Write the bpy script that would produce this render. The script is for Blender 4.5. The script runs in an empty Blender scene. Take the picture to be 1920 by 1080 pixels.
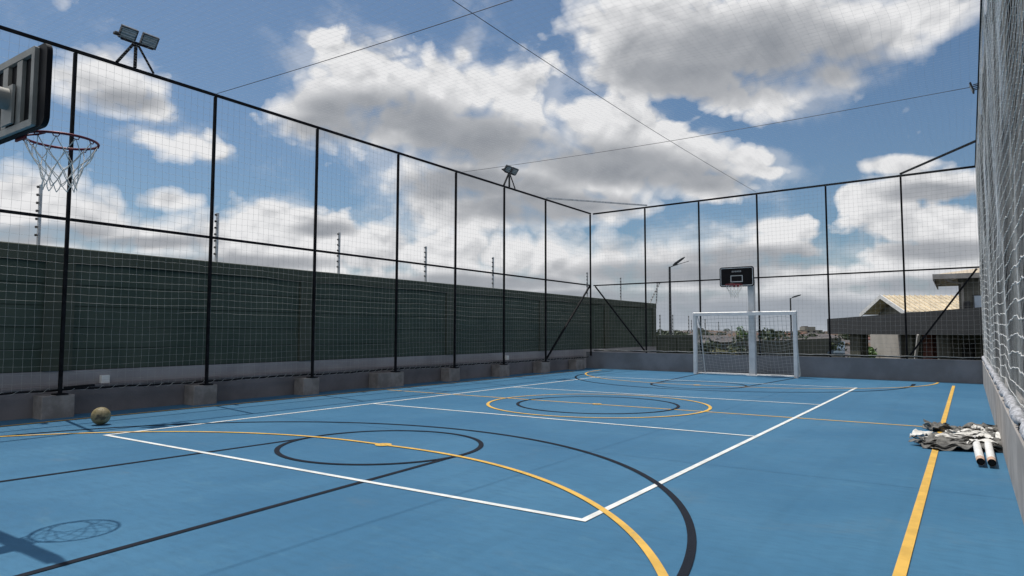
import bpy, math, random
import numpy as np
from mathutils import Vector, Matrix
random.seed(7); rng = np.random.default_rng(7)
SC = bpy.context.scene
COL = SC.collection
PI = math.pi

# ---------------------------------------------------------------- camera
CAMPOS = Vector((4.6517, -9.1360, 1.0746))
YAW, PIT, ROL, FPX = -0.5956, 0.0658, 0.0021, 1261.1
DV = Vector((math.sin(YAW)*math.cos(PIT), math.cos(YAW)*math.cos(PIT), math.sin(PIT)))
_r0 = Vector((math.cos(YAW), -math.sin(YAW), 0)); _u0 = _r0.cross(DV)
RV = _r0*math.cos(ROL) + _u0*math.sin(ROL)
UV = -_r0*math.sin(ROL) + _u0*math.cos(ROL)
cam = bpy.data.cameras.new('camera'); co = bpy.data.objects.new('camera', cam); COL.objects.link(co)
m3 = Matrix((RV, UV, -DV)).transposed()
co.matrix_world = Matrix.Translation(CAMPOS) @ m3.to_4x4()
cam.sensor_width = 36; cam.lens = FPX/1920*36; cam.clip_start = 0.05; cam.clip_end = 6000
SC.camera = co
def ray(px, py): return DV + RV*((px-960)/FPX) + UV*((540-py)/FPX)
def at(px, py, depth): return CAMPOS + ray(px, py)*depth
def atx(px, py, x):
    v = ray(px, py); return CAMPOS + v*((x-CAMPOS.x)/v.x)
def aty(px, py, y):
    v = ray(px, py); return CAMPOS + v*((y-CAMPOS.y)/v.y)

# ---------------------------------------------------------------- sun, exposure
SUNV = Vector((-0.345, 0.07, 1.0)).normalized()          # towards the sun
SEL = math.asin(SUNV.z)
sl = bpy.data.lights.new('sun', 'SUN'); so = bpy.data.objects.new('sun', sl); COL.objects.link(so)
sl.energy = 3.6; sl.angle = math.radians(0.5); sl.color = (1.0, 0.95, 0.88)
so.rotation_euler = SUNV.to_track_quat('Z', 'Y').to_euler(); so.location = (0, 0, 30)
vs = SC.view_settings
vs.view_transform = 'Standard'; vs.look = 'None'; vs.gamma = 1; vs.use_curve_mapping = False
vs.exposure = -0.1
SC.render.engine = 'CYCLES'

# ---------------------------------------------------------------- sky with cumulus clouds (procedural, by direction)
W = bpy.data.worlds.new('World'); SC.world = W; W.use_nodes = True
nt = W.node_tree; nt.nodes.clear()
def N(tree, t, **kw):
    n = tree.nodes.new(t)
    for k, v in kw.items():
        if k == 'i':
            for kk, vv in v.items(): n.inputs[kk].default_value = vv
        else: setattr(n, k, v)
    return n
def M(tree, op, a, b=None, c=None, clamp=False):
    n = tree.nodes.new('ShaderNodeMath'); n.operation = op; n.use_clamp = clamp
    for i, x in enumerate((a, b, c)):
        if x is None: continue
        if isinstance(x, (int, float)): n.inputs[i].default_value = x
        else: tree.links.new(x, n.inputs[i])
    return n.outputs[0]
def L(tree, a, b): tree.links.new(a, b)
def mixc(tree, f, a, b, bt='MIX'):
    n = tree.nodes.new('ShaderNodeMix'); n.data_type = 'RGBA'; n.blend_type = bt
    for s, x in ((0, f), (6, a), (7, b)):
        if isinstance(x, (int, float)): n.inputs[s].default_value = x
        elif isinstance(x, tuple): n.inputs[s].default_value = (*x, 1)
        else: tree.links.new(x, n.inputs[s])
    return n.outputs[2]
def sstep(tree, x, lo, hi):
    n = tree.nodes.new('ShaderNodeMapRange'); n.interpolation_type = 'SMOOTHERSTEP'
    tree.links.new(x, n.inputs[0]); n.inputs[1].default_value = lo; n.inputs[2].default_value = hi
    return n.outputs[0]
sky = N(nt, 'ShaderNodeTexSky', sky_type='NISHITA', sun_disc=False, sun_elevation=SEL,
        sun_rotation=math.atan2(SUNV.x, SUNV.y), air_density=1.0, dust_density=1.6, ozone_density=1.6, altitude=300)
tc = N(nt, 'ShaderNodeTexCoord'); D = tc.outputs['Generated']
def blobs(lst):
    out = None
    for (px, py, rx, ry, rot) in lst:
        d = ray(px, py).normalized()
        a = RV - d*RV.dot(d); a.normalize(); b = d.cross(a)*-1
        if b.z < 0: b = -b
        c, s = math.cos(math.radians(rot)), math.sin(math.radians(rot))
        ax = a*c + b*s; ay = d.cross(ax); 
        Rm = Matrix((ax, ay, d)).transposed()
        mp = N(nt, 'ShaderNodeMapping', vector_type='TEXTURE')
        mp.inputs['Location'].default_value = d; mp.inputs['Rotation'].default_value = Rm.to_euler()
        k = 1/FPX*(1/(ray(px, py).length))
        mp.inputs['Scale'].default_value = (rx*k*1.72, ry*k*1.72, 0.6)
        L(nt, D, mp.inputs[0])
        g = N(nt, 'ShaderNodeTexGradient', gradient_type='SPHERICAL'); L(nt, mp.outputs[0], g.inputs[0])
        f = g.outputs['Fac']
        if out is None: out = f
        else:
            n = nt.nodes.new('ShaderNodeMath'); n.operation = 'SMOOTH_MAX'; n.inputs[2].default_value = 0.12
            L(nt, out, n.inputs[0]); L(nt, f, n.inputs[1]); out = n.outputs[0]
    return out
CL = [ # px, py, half width, half height, rotation
 (1180,85,105,85,0),(1310,75,150,100,0),(1460,85,150,105,0),(1580,70,110,85,0),(1440,185,110,45,0),(1300,135,115,45,0),(1250,10,60,45,0),(1750,25,100,45,15),(1680,60,60,55,0),(1560,140,70,50,0),
 (690,165,115,80,0),(600,205,100,45,10),(850,165,115,65,0),(975,165,90,62,20),(760,240,190,75,0),(940,265,170,70,0),(625,92,55,22,-25),(870,105,25,40,-35),(1000,215,60,60,0),
 (1175,280,130,75,0),(1115,225,80,40,0),(1300,300,120,62,-15),(1150,320,190,60,0),(1410,300,70,26,-10),(1440,320,50,16,0),(1330,345,90,35,0),
 (880,330,170,50,0),(1010,365,160,48,-8),(900,400,150,60,0),(820,390,70,80,0),(760,310,60,50,0),(1100,390,120,30,0),
 (225,165,95,55,-8),(160,150,70,45,10),(290,205,60,35,-30),(110,140,60,22,0),
 (345,268,62,38,10),(300,262,75,26,-10),(395,285,40,22,0),(315,376,48,20,0),
 (40,375,110,62,0),(160,405,70,45,0),(250,440,140,40,-8),(420,460,160,50,-5),(510,415,80,38,0),(600,440,90,42,0),(700,470,150,48,0),(850,470,160,60,0),(960,480,180,60,0),(1050,500,150,52,0),
 (1150,480,60,38,0),(1240,480,130,48,0),(1390,460,140,50,0),(1440,425,60,22,0),(1490,465,60,22,-10),(1330,520,260,55,0),(1560,520,110,36,0),
 (1720,425,105,42,0),(1810,440,80,50,0),(1690,480,95,35,0),(1760,500,150,40,0),(1750,345,105,28,0),(1640,370,60,30,0),(1690,310,60,18,0),
 (300,520,500,80,0),(900,560,600,75,0),(1500,580,600,60,0),(1900,560,300,90,0)]
GR = [(1420,110,210,72,-3),(1300,150,150,40,-8),(1560,120,100,50,0),(730,215,140,40,-5),(640,240,110,28,0),(900,265,190,48,-5),(1160,310,180,40,-5),(1290,330,110,30,-10),(880,345,150,32,0),(1010,388,170,30,0),
 (1250,512,200,24,0),(1420,484,150,24,0),(1760,470,110,20,0),(1740,535,150,18,0),(610,430,50,14,0),(260,455,110,12,0),(440,492,170,14,0),(900,530,200,16,0),(90,440,110,18,0),(1760,360,90,18,0),(240,190,70,20,0),(1400,585,500,26,0),(1100,560,260,16,0)]
cov = blobs(CL); gry = blobs(GR)
for (az, el, s_) in ((-115, 30, .75), (-165, 22, .8), (150, 28, .8), (95, 30, .7), (62, 36, .42), (-112, 60, .42), (150, 66, .5), (60, 10, .5), (-100, 8, .6), (180, 8, .8)):  # unseen clouds beside and behind the camera, added to whiten the ambient light
    az, el = math.radians(az), math.radians(el); d = Vector((math.sin(az)*math.cos(el), math.cos(az)*math.cos(el), math.sin(el)))
    mp = N(nt, 'ShaderNodeMapping', vector_type='TEXTURE'); mp.inputs['Location'].default_value = d; mp.inputs['Scale'].default_value = (s_, s_, s_*0.8)
    L(nt, D, mp.inputs[0]); g = N(nt, 'ShaderNodeTexGradient', gradient_type='SPHERICAL'); L(nt, mp.outputs[0], g.inputs[0]); cov = M(nt, 'MAXIMUM', cov, g.outputs['Fac'])
sc = N(nt, 'ShaderNodeMapping'); sc.inputs['Scale'].default_value = (1, 1, 1.35); L(nt, D, sc.inputs[0])
def fbm(vec, scale, det, rough, dist=0.0, lac=2.0):
    n = N(nt, 'ShaderNodeTexNoise', noise_dimensions='3D')
    n.inputs['Scale'].default_value = scale; n.inputs['Detail'].default_value = det
    n.inputs['Roughness'].default_value = rough; n.inputs['Distortion'].default_value = dist; n.inputs['Lacunarity'].default_value = lac
    L(nt, vec, n.inputs['Vector']); return n.outputs['Fac']
# warp the coordinates a little so edges curl
wn = N(nt, 'ShaderNodeTexNoise'); wn.inputs['Scale'].default_value = 9; wn.inputs['Detail'].default_value = 3; L(nt, sc.outputs[0], wn.inputs['Vector'])
wv = N(nt, 'ShaderNodeVectorMath', operation='MULTIPLY_ADD'); L(nt, wn.outputs['Color'], wv.inputs[0]); wv.inputs[1].default_value = (0.06, 0.06, 0.06); L(nt, sc.outputs[0], wv.inputs[2])
P0 = wv.outputs[0]
sh = N(nt, 'ShaderNodeVectorMath', operation='ADD'); L(nt, P0, sh.inputs[0]); sh.inputs[1].default_value = (-0.008, 0.003, 0.020)
n1 = fbm(P0, 7.0, 8, 0.62); n1s = fbm(sh.outputs[0], 7.0, 6, 0.62)
def cell(vec, scale, sm=0.35):
    v_ = N(nt, 'ShaderNodeTexVoronoi', feature='F1'); v_.inputs['Scale'].default_value = scale
    v_.inputs['Detail'].default_value = 1.0; v_.inputs['Roughness'].default_value = 0.55; v_.inputs['Lacunarity'].default_value = 2.3
    L(nt, vec, v_.inputs['Vector']); return M(nt, 'SUBTRACT', 0.5, v_.outputs['Distance'])
v1 = cell(P0, 20); v1s = cell(sh.outputs[0], 20)
nse = M(nt, 'ADD', M(nt, 'MULTIPLY', M(nt, 'SUBTRACT', n1, 0.5), 1.25), M(nt, 'MULTIPLY', v1, 0.36))
nses = M(nt, 'ADD', M(nt, 'MULTIPLY', M(nt, 'SUBTRACT', n1s, 0.5), 1.25), M(nt, 'MULTIPLY', v1s, 0.36))
dn = M(nt, 'ADD', cov, nse)
soft = fbm(P0, 3.1, 2, 0.5)
wid = N(nt, 'ShaderNodeMapRange'); L(nt, soft, wid.inputs[0]); wid.inputs[1].default_value = 0.35; wid.inputs[2].default_value = 0.65; wid.inputs[3].default_value = 0.13; wid.inputs[4].default_value = 0.46
alpha = M(nt, 'DIVIDE', M(nt, 'SUBTRACT', dn, 0.21), wid.outputs[0], clamp=True)
alpha = M(nt, 'POWER', alpha, 0.8)
alpha = M(nt, 'MULTIPLY', alpha, sstep(nt, cov, 0.0, 0.10))
wn_ = fbm(P0, 5.0, 6, 0.66)
wisp = M(nt, 'MULTIPLY', sstep(nt, M(nt, 'ADD', cov, M(nt, 'MULTIPLY', M(nt, 'SUBTRACT', wn_, 0.5), 2.2)), 0.15, 0.75), 0.38)
alpha = M(nt, 'MAXIMUM', alpha, wisp)
relief = M(nt, 'MULTIPLY', M(nt, 'SUBTRACT', nse, nses), 2.6)
gm = M(nt, 'ADD', gry, M(nt, 'MULTIPLY', M(nt, 'SUBTRACT', n1, 0.5), 0.8))
gm = sstep(nt, gm, 0.02, 0.78)
thick = sstep(nt, dn, 0.40, 1.25)
lum = M(nt, 'SUBTRACT', 0.96, M(nt, 'MULTIPLY', gm, 0.60))
lum = M(nt, 'SUBTRACT', lum, M(nt, 'MULTIPLY', thick, 0.13))
lum = M(nt, 'ADD', lum, M(nt, 'MULTIPLY', relief, M(nt, 'ADD', 0.10, M(nt, 'MULTIPLY', M(nt, 'SUBTRACT', 1.0, gm), 0.42))))
lum = M(nt, 'MINIMUM', M(nt, 'MAXIMUM', lum, 0.16), 0.98)
ccol = mixc(nt, lum, (0.14, 0.17, 0.22), (1.02, 1.02, 1.03))
skyc = N(nt, 'ShaderNodeVectorMath', operation='MULTIPLY'); L(nt, sky.outputs[0], skyc.inputs[0]); skyc.inputs[1].default_value = (0.080, 0.096, 0.104)
# grey-white haze band low over the town
sx = N(nt, 'ShaderNodeSeparateXYZ'); L(nt, D, sx.inputs[0])
hz = M(nt, 'SUBTRACT', 1.0, sstep(nt, sx.outputs[2], -0.02, 0.115))
hcol = mixc(nt, n1, (0.30, 0.37, 0.46), (0.52, 0.56, 0.62))
s1 = mixc(nt, alpha, skyc.outputs[0], ccol)
s2 = mixc(nt, M(nt, 'MULTIPLY', hz, 0.85), s1, hcol)
bg = N(nt, 'ShaderNodeBackground'); L(nt, s2, bg.inputs[0]); bg.inputs[1].default_value = 0.88
ow = N(nt, 'ShaderNodeOutputWorld'); L(nt, bg.outputs[0], ow.inputs[0])
W.cycles.sampling_method = 'MANUAL'; W.cycles.sample_map_resolution = 256

# ---------------------------------------------------------------- materials
def mat(name, col, rough=0.6, metal=0.0, var=0.12, scale=3.0, bump=0.0, bscale=60, spec=0.5, stretch=None, col2=None, wave=None):
    m = bpy.data.materials.new(name); m.use_nodes = True; t = m.node_tree
    b = t.nodes['Principled BSDF']
    b.inputs['Roughness'].default_value = rough; b.inputs['Metallic'].default_value = metal
    b.inputs['Specular IOR Level'].default_value = spec
    tcn = N(t, 'ShaderNodeTexCoord'); v = tcn.outputs['Object']
    if stretch:
        mp = N(t, 'ShaderNodeMapping'); mp.inputs['Scale'].default_value = stretch; L(t, v, mp.inputs[0]); v = mp.outputs[0]
    n = N(t, 'ShaderNodeTexNoise'); n.inputs['Scale'].default_value = scale; n.inputs['Detail'].default_value = 6; n.inputs['Roughness'].default_value = 0.6
    L(t, v, n.inputs['Vector'])
    c2 = col2 if col2 else tuple(min(1, c*(1+var*1.6)) for c in col)
    c1 = tuple(c*(1-var*1.6) for c in col) if not col2 else col
    f = sstep(t, n.outputs['Fac'], 0.3, 0.7)
    out = mixc(t, f, c1, c2)
    if wave:
        w = N(t, 'ShaderNodeTexWave', wave_type='BANDS', bands_direction=wave[0]); w.inputs['Scale'].default_value = wave[1]
        L(t, tcn.outputs['Object'], w.inputs['Vector'])
        bp = N(t, 'ShaderNodeBump'); bp.inputs['Strength'].default_value = wave[2]; bp.inputs['Distance'].default_value = 0.02
        L(t, w.outputs['Fac'], bp.inputs['Height']); L(t, bp.outputs[0], b.inputs['Normal'])
    elif bump:
        n2_ = N(t, 'ShaderNodeTexNoise'); n2_.inputs['Scale'].default_value = bscale; n2_.inputs['Detail'].default_value = 4
        L(t, v, n2_.inputs['Vector'])
        bp = N(t, 'ShaderNodeBump'); bp.inputs['Strength'].default_value = bump; bp.inputs['Distance'].default_value = 0.01
        L(t, n2_.outputs['Fac'], bp.inputs['Height']); L(t, bp.outputs[0], b.inputs['Normal'])
    L(t, out, b.inputs['Base Color'])
    return m
M_black = mat('black_steel', (0.009, 0.009, 0.011), 0.75, 0.0, 0.3, 9, 0.15, 40, spec=0.15)
M_netw = mat('white_twine', (0.46, 0.47, 0.45), 0.85, 0, 0.12, 20)
M_netr = mat('roof_twine', (0.55, 0.57, 0.58), 0.85, 0, 0.12, 20)
M_netb = mat('bright_twine', (0.80, 0.80, 0.78), 0.8, 0, 0.1, 20)
M_cable = mat('dark_cable', (0.03, 0.03, 0.04), 0.5)
M_plinth = mat('plinth_plaster', (0.19, 0.175, 0.18), 0.85, 0, 0.12, 1.2, 0.3, 50)
M_block = mat('block_concrete', (0.27, 0.245, 0.23), 0.85, 0, 0.14, 5, 0.3, 50)
M_greyband = mat('grey_band_paint', (0.31, 0.30, 0.315), 0.8, 0, 0.10, 1.0, 0.25, 40)
M_green = mat('green_wall_paint', (0.040, 0.062, 0.046), 0.8, 0, 0.18, 1.6, 0.35, 25, col2=(0.062, 0.082, 0.062))
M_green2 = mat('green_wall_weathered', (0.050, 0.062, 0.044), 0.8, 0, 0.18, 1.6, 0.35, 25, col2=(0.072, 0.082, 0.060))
M_back = mat('end_wall_plaster', (0.21, 0.215, 0.235), 0.85, 0, 0.10, 1.4, 0.3, 60)
M_side = mat('side_wall_plaster', (0.36, 0.335, 0.315), 0.85, 0, 0.13, 2.2, 0.35, 50)
M_galv = mat('galvanised', (0.55, 0.56, 0.58), 0.5, 0.1, 0.15, 12)
M_white = mat('white_paint', (0.80, 0.80, 0.80), 0.4, 0, 0.05, 5)
M_pole = mat('pole_paint', (0.68, 0.69, 0.70), 0.4, 0, 0.06, 5)
M_grey = mat('grey_frame_paint', (0.30, 0.30, 0.28), 0.5, 0.1, 0.08, 8)
M_red = mat('red_rim_paint', (0.17, 0.015, 0.025), 0.4, 0.2, 0.15, 20)
M_bblack = mat('board_black', (0.006, 0.006, 0.008), 0.5, 0, 0.2, 10, spec=0.15)
M_line = mat('board_white_line', (0.55, 0.57, 0.58), 0.5)
M_lens = mat('lamp_lens', (0.20, 0.24, 0.25), 0.2, 0.1, 0.15, 30, wave=('Z', 6, 0.4))
M_lampb = mat('lamp_body', (0.03, 0.033, 0.04), 0.5, 0.3)
M_ins = mat('insulator_black', (0.015, 0.015, 0.018), 0.4)
M_plastic = mat('pvc_white', (0.82, 0.82, 0.80), 0.35, 0, 0.04, 10)
M_pipeend = mat('cardboard_ring', (0.55, 0.38, 0.28), 0.7)
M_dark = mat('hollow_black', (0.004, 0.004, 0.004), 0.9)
M_cloth = mat('grey_net_cloth', (0.08, 0.08, 0.076), 0.7, 0, 0.3, 14, 0.6, 120, col2=(0.22, 0.215, 0.20))
M_strap = mat('white_strap', (0.75, 0.74, 0.70), 0.6, 0, 0.06, 10, 0.3, 90)
M_roll = mat('rolled_net', (0.42, 0.43, 0.46), 0.85, 0, 0.25, 25, 0.8, 90)
M_facade = mat('facade_sheet', (0.03, 0.034, 0.035), 0.7, 0, 0.3, 6, 0, stretch=(1, 1.6, 0.08), col2=(0.10, 0.108, 0.105), wave=('Y', 2.2, 0.6))
M_pane = mat('pale_pane', (0.55, 0.66, 0.80), 0.2, 0, 0.08, 2)
M_tan = mat('tan_roof_sheet', (0.60, 0.50, 0.36), 0.5, 0, 0.08, 2, wave=('X', 2.6, 0.5))
M_cream = mat('cream_plaster', (0.42, 0.39, 0.35), 0.85, 0, 0.06, 1)
M_olive = mat('olive_plaster', (0.05, 0.052, 0.036), 0.85, 0, 0.1, 1)
M_brick = mat('red_brick_wall', (0.12, 0.035, 0.025), 0.85, 0, 0.25, 8)
M_fascia = mat('charcoal_fascia', (0.017, 0.018, 0.020), 0.6, 0, 0.15, 1.5)
M_gut = mat('gutter_paint', (0.45, 0.43, 0.41), 0.5)
M_hwall = mat('house_wall_grey', (0.17, 0.17, 0.15), 0.85, 0, 0.1, 2)
M_bark = mat('bark', (0.06, 0.045, 0.03), 0.9, 0, 0.3, 20)
M_concrete = mat('slab_concrete', (0.22, 0.21, 0.20), 0.9)
def leafmat(name, c, c2):
    m = mat(name, c, 0.6, 0, 0.3, 1.7, col2=c2); return m
M_leafd = leafmat('leaf_dark', (0.018, 0.030, 0.012), (0.05, 0.075, 0.028))
M_leafb = leafmat('leaf_bright', (0.05, 0.12, 0.02), (0.12, 0.22, 0.04))
M_leafy = leafmat('leaf_yellow', (0.07, 0.075, 0.02), (0.16, 0.15, 0.04))

# playing surface: blue acrylic with scuffs and dust
def floor_mat():
    m = bpy.data.materials.new('blue_court_acrylic'); m.use_nodes = True; t = m.node_tree; b = t.nodes['Principled BSDF']
    tcn = N(t, 'ShaderNodeTexCoord'); v = tcn.outputs['Object']
    def nz(s, d=5, r=0.6, vec=None, dist=0):
        n = N(t, 'ShaderNodeTexNoise'); n.inputs['Scale'].default_value = s; n.inputs['Detail'].default_value = d; n.inputs['Roughness'].default_value = r; n.inputs['Distortion'].default_value = dist
        L(t, vec or v, n.inputs['Vector']); return n.outputs['Fac']
    def mp(rot, s):
        q = N(t, 'ShaderNodeMapping'); q.inputs['Rotation'].default_value = (0, 0, rot); q.inputs['Scale'].default_value = s; L(t, v, q.inputs[0]); return q.outputs[0]
    big = sstep(t, nz(0.5, 4), 0.3, 0.72)
    c = mixc(t, big, (0.036, 0.138, 0.258), (0.056, 0.178, 0.308))
    st = sstep(t, nz(7, 6, 0.65, mp(0.5, (1, 3.2, 1))), 0.38, 0.72)
    c = mixc(t, M(t, 'MULTIPLY', st, 0.42), c, (0.036, 0.118, 0.205))
    st2 = sstep(t, nz(2.2, 7, 0.7, mp(-0.2, (1, 2.4, 1)), 0.6), 0.52, 0.75)
    c = mixc(t, M(t, 'MULTIPLY', st2, 0.34), c, (0.092, 0.225, 0.325))
    # roller laps: long faint bands
    wv_ = N(t, 'ShaderNodeTexWave', wave_type='BANDS', bands_direction='X'); wv_.inputs['Scale'].default_value = 0.55; wv_.inputs['Distortion'].default_value = 1.5; wv_.inputs['Detail'].default_value = 3
    L(t, v, wv_.inputs['Vector'])
    c = mixc(t, M(t, 'MULTIPLY', sstep(t, wv_.outputs['Fac'], 0.86, 1.0), 0.14), c, (0.032, 0.112, 0.195))
    # dusty stains
    du = sstep(t, nz(0.8, 8, 0.75, mp(0, (1, 1.6, 1)), 0.5), 0.54, 0.80)
    c = mixc(t, M(t, 'MULTIPLY', du, 0.38), c, (0.17, 0.20, 0.20))
    # scuff marks
    sk = sstep(t, nz(3.0, 8, 0.8, mp(0.9, (1, 14, 1)), 0.3), 0.63, 0.72)
    sk = M(t, 'MAXIMUM', sk, sstep(t, nz(2.1, 8, 0.8, mp(-0.5, (1, 18, 1)), 0.6), 0.64, 0.72))
    c = mixc(t, M(t, 'MULTIPLY', sk, 0.42), c, (0.02, 0.07, 0.13))
    sp = sstep(t, nz(170, 2, 0.5), 0.30, 0.75)
    c = mixc(t, M(t, 'MULTIPLY', sp, 0.18), c, (0.10, 0.25, 0.36))
    L(t, c, b.inputs['Base Color'])
    rg = N(t, 'ShaderNodeMapRange'); L(t, nz(1.3, 5), rg.inputs[0]); rg.inputs[3].default_value = 0.50; rg.inputs[4].default_value = 0.68
    L(t, rg.outputs[0], b.inputs['Roughness']); b.inputs['Specular IOR Level'].default_value = 0.20
    bp = N(t, 'ShaderNodeBump'); bp.inputs['Strength'].default_value = 0.25; bp.inputs['Distance'].default_value = 0.004
    L(t, nz(120, 4, 0.7), bp.inputs['Height']); L(t, bp.outputs[0], b.inputs['Normal'])
    return m
M_floor = floor_mat()
def paint(name, col):
    m = mat(name, col, 0.6, 0, 0.07, 5, 0.2, 120); t = m.node_tree; b = t.nodes['Principled BSDF']
    # worn through here and there
    src = b.inputs['Base Color'].links[0].from_socket
    n = N(t, 'ShaderNodeTexNoise'); n.inputs['Scale'].default_value = 9; n.inputs['Detail'].default_value = 8; n.inputs['Roughness'].default_value = 0.75
    tcn = N(t, 'ShaderNodeTexCoord'); L(t, tcn.outputs['Object'], n.inputs['Vector'])
    f = M(t, 'MULTIPLY', sstep(t, n.outputs['Fac'], 0.56, 0.74), 0.35)
    L(t, mixc(t, f, src, (0.10, 0.20, 0.30) if name != 'black_line_paint' else (0.018, 0.030, 0.050)), b.inputs['Base Color'])
    b.inputs['Specular IOR Level'].default_value = 0.3 if name != 'black_line_paint' else 0.12
    return m
M_lw = paint('white_line_paint', (0.76, 0.78, 0.76)); M_lb = paint('black_line_paint', (0.009, 0.012, 0.020)); M_ly = paint('yellow_line_paint', (0.72, 0.44, 0.09))

# ---------------------------------------------------------------- mesh helpers
def tag(o, label=None, cat=None, group=None, kind=None):
    if label: o['label'] = label
    if cat: o['category'] = cat
    if group: o['group'] = group
    if kind: o['kind'] = kind
    return o
def empty(name, loc=(0, 0, 0), rz=0, **kw):
    o = bpy.data.objects.new(name, None); o.empty_display_size = 0.1; o.location = loc; o.rotation_euler = (0, 0, rz)
    COL.objects.link(o); return tag(o, **kw)
class MB:
    def __init__(s): s.v = []; s.f = []; s.sm = []
    def add(s, vs_, fs, smooth=False):
        o = len(s.v); s.v.extend([tuple(p) for p in vs_]); s.f.extend([tuple(i+o for i in f) for f in fs]); s.sm.extend([smooth]*len(fs)); return s
    def hexa(s, p, smooth=False):   # 8 points: bottom 4 ccw, top 4 ccw
        return s.add(p, [(3,2,1,0),(4,5,6,7),(0,1,5,4),(1,2,6,5),(2,3,7,6),(3,0,4,7)], smooth)
    def box(s, a, b):
        (x0,y0,z0),(x1,y1,z1) = a, b
        return s.hexa([(x0,y0,z0),(x1,y0,z0),(x1,y1,z0),(x0,y1,z0),(x0,y0,z1),(x1,y0,z1),(x1,y1,z1),(x0,y1,z1)])
    def cbox(s, a, b, c=0.006):   # box with chamfered vertical and top edges
        (x0,y0,z0),(x1,y1,z1) = a, b
        ring = lambda d, z: [(x0+d,y0+c,z),(x0+c,y0+d,z),(x1-c,y0+d,z),(x1-d,y0+c,z),(x1-d,y1-c,z),(x1-c,y1-d,z),(x0+c,y1-d,z),(x0+d,y1-c,z)]
        vs_ = ring(0, z0)+ring(0, z1-c)+ring(c, z1); fs = []
        for k in range(2):
            for i in range(8): fs.append((k*8+i, k*8+(i+1)%8, (k+1)*8+(i+1)%8, (k+1)*8+i))
        fs.append(tuple(range(7,-1,-1))); fs.append(tuple(range(16,24)))
        return s.add(vs_, fs)
    def bar(s, a, b, w, h=None, up=(0,0,1)):   # rectangular bar from a to b
        a = Vector(a); b = Vector(b); h = w if h is None else h; d = (b-a).normalized(); u = Vector(up)
        if abs(d.dot(u)) > 0.99: u = Vector((0,1,0))
        r = d.cross(u).normalized(); u = r.cross(d)
        q = lambda c: [c-r*w/2-u*h/2, c+r*w/2-u*h/2, c+r*w/2+u*h/2, c-r*w/2+u*h/2]
        return s.hexa(q(a)+q(b))
    def tube(s, pts, rad, n=8, caps=True, closed=False):
        pts = [Vector(p) for p in pts]; rings = []; K = len(pts); rr = rad if isinstance(rad, (list, tuple)) else [rad]*K
        pu = None
        for i, p in enumerate(pts):
            if closed: d = pts[(i+1) % K]-pts[i-1]
            else: d = pts[min(i+1, K-1)]-pts[max(i-1, 0)]
            d.normalize()
            if pu is None: pu = Vector((0,0,1)) if abs(d.z) < 0.9 else Vector((1,0,0))
            r = d.cross(pu).normalized(); u = r.cross(d).normalized(); pu = u
            rings.append([p + r*math.cos(2*PI*k/n)*rr[i] + u*math.sin(2*PI*k/n)*rr[i] for k in range(n)])
        vs_ = [v for r in rings for v in r]; fs = []
        for i in range(K if closed else K-1):
            j = (i+1) % K
            for k in range(n): fs.append((i*n+k, i*n+(k+1)%n, j*n+(k+1)%n, j*n+k))
        s.add(vs_, fs, True)
        if caps and not closed: s.add(rings[0], [tuple(range(n-1,-1,-1))]); s.add(rings[-1], [tuple(range(n))])
        return s
    def build(s, name, m, parent=None, loc=None):
        me = bpy.data.meshes.new(name); me.from_pydata(s.v, [], s.f); me.polygons.foreach_set('use_smooth', s.sm)
        me.materials.append(m); me.update()
        o = bpy.data.objects.new(name, me); COL.objects.link(o)
        if parent: o.parent = parent
        if loc: o.location = loc
        return o
def strands(polys, r, n=3):
    """many polylines -> arrays of verts/faces (thin tubes)"""
    V = []; F = []; off = 0
    for P in polys:
        P = np.asarray(P, float); K = len(P)
        d = np.gradient(P, axis=0); d /= np.linalg.norm(d, axis=1, keepdims=True)+1e-12
        up = np.array([0.31, 0.52, 0.79]) if abs(d[0]@np.array([0.31,0.52,0.79])) < 0.9 else np.array([1., 0, 0])
        a = np.cross(d, up); a /= np.linalg.norm(a, axis=1, keepdims=True); b = np.cross(d, a)
        ang = np.arange(n)*2*PI/n
        R_ = P[:, None]+r*(a[:, None]*np.cos(ang)[None, :, None]+b[:, None]*np.sin(ang)[None, :, None])
        V.append(R_.reshape(-1, 3))
        i = np.arange(K-1)[:, None]; k = np.arange(n)[None]
        q = np.stack([i*n+k, i*n+(k+1) % n, (i+1)*n+(k+1) % n, (i+1)*n+k], -1).reshape(-1, 4)+off
        F.append(q); off += K*n
    return np.concatenate(V), np.concatenate(F)
def npmesh(name, V, F, m, parent=None):
    me = bpy.data.meshes.new(name); nF = len(F); k = F.shape[1]
    me.vertices.add(len(V)); me.vertices.foreach_set('co', V.astype(np.float32).ravel())
    me.loops.add(nF*k); me.loops.foreach_set('vertex_index', F.astype(np.int32).ravel())
    me.polygons.add(nF); me.polygons.foreach_set('loop_start', np.arange(0, nF*k, k, dtype=np.int32)); 
    me.polygons.foreach_set('use_smooth', np.ones(nF, bool))
    me.materials.append(m); me.update(calc_edges=True)
    o = bpy.data.objects.new(name, me); COL.objects.link(o)
    if parent: o.parent = parent
    return o
def smooth_noise(nu, nv, cells, seed):
    g = np.random.default_rng(seed); cu = max(2, int(nu/cells)+2); cv = max(2, int(nv/cells)+2)
    c = g.normal(size=(cu, cv)); u = np.linspace(0, cu-1.001, nu); v = np.linspace(0, cv-1.001, nv)
    iu = u.astype(int); iv = v.astype(int); fu = (u-iu)[:, None]; fv = (v-iv)[None]
    fu = fu*fu*(3-2*fu); fv = fv*fv*(3-2*fv)
    return (c[iu][:, iv]*(1-fu)*(1-fv)+c[iu+1][:, iv]*fu*(1-fv)+c[iu][:, iv+1]*(1-fu)*fv+c[iu+1][:, iv+1]*fu*fv)
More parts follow.
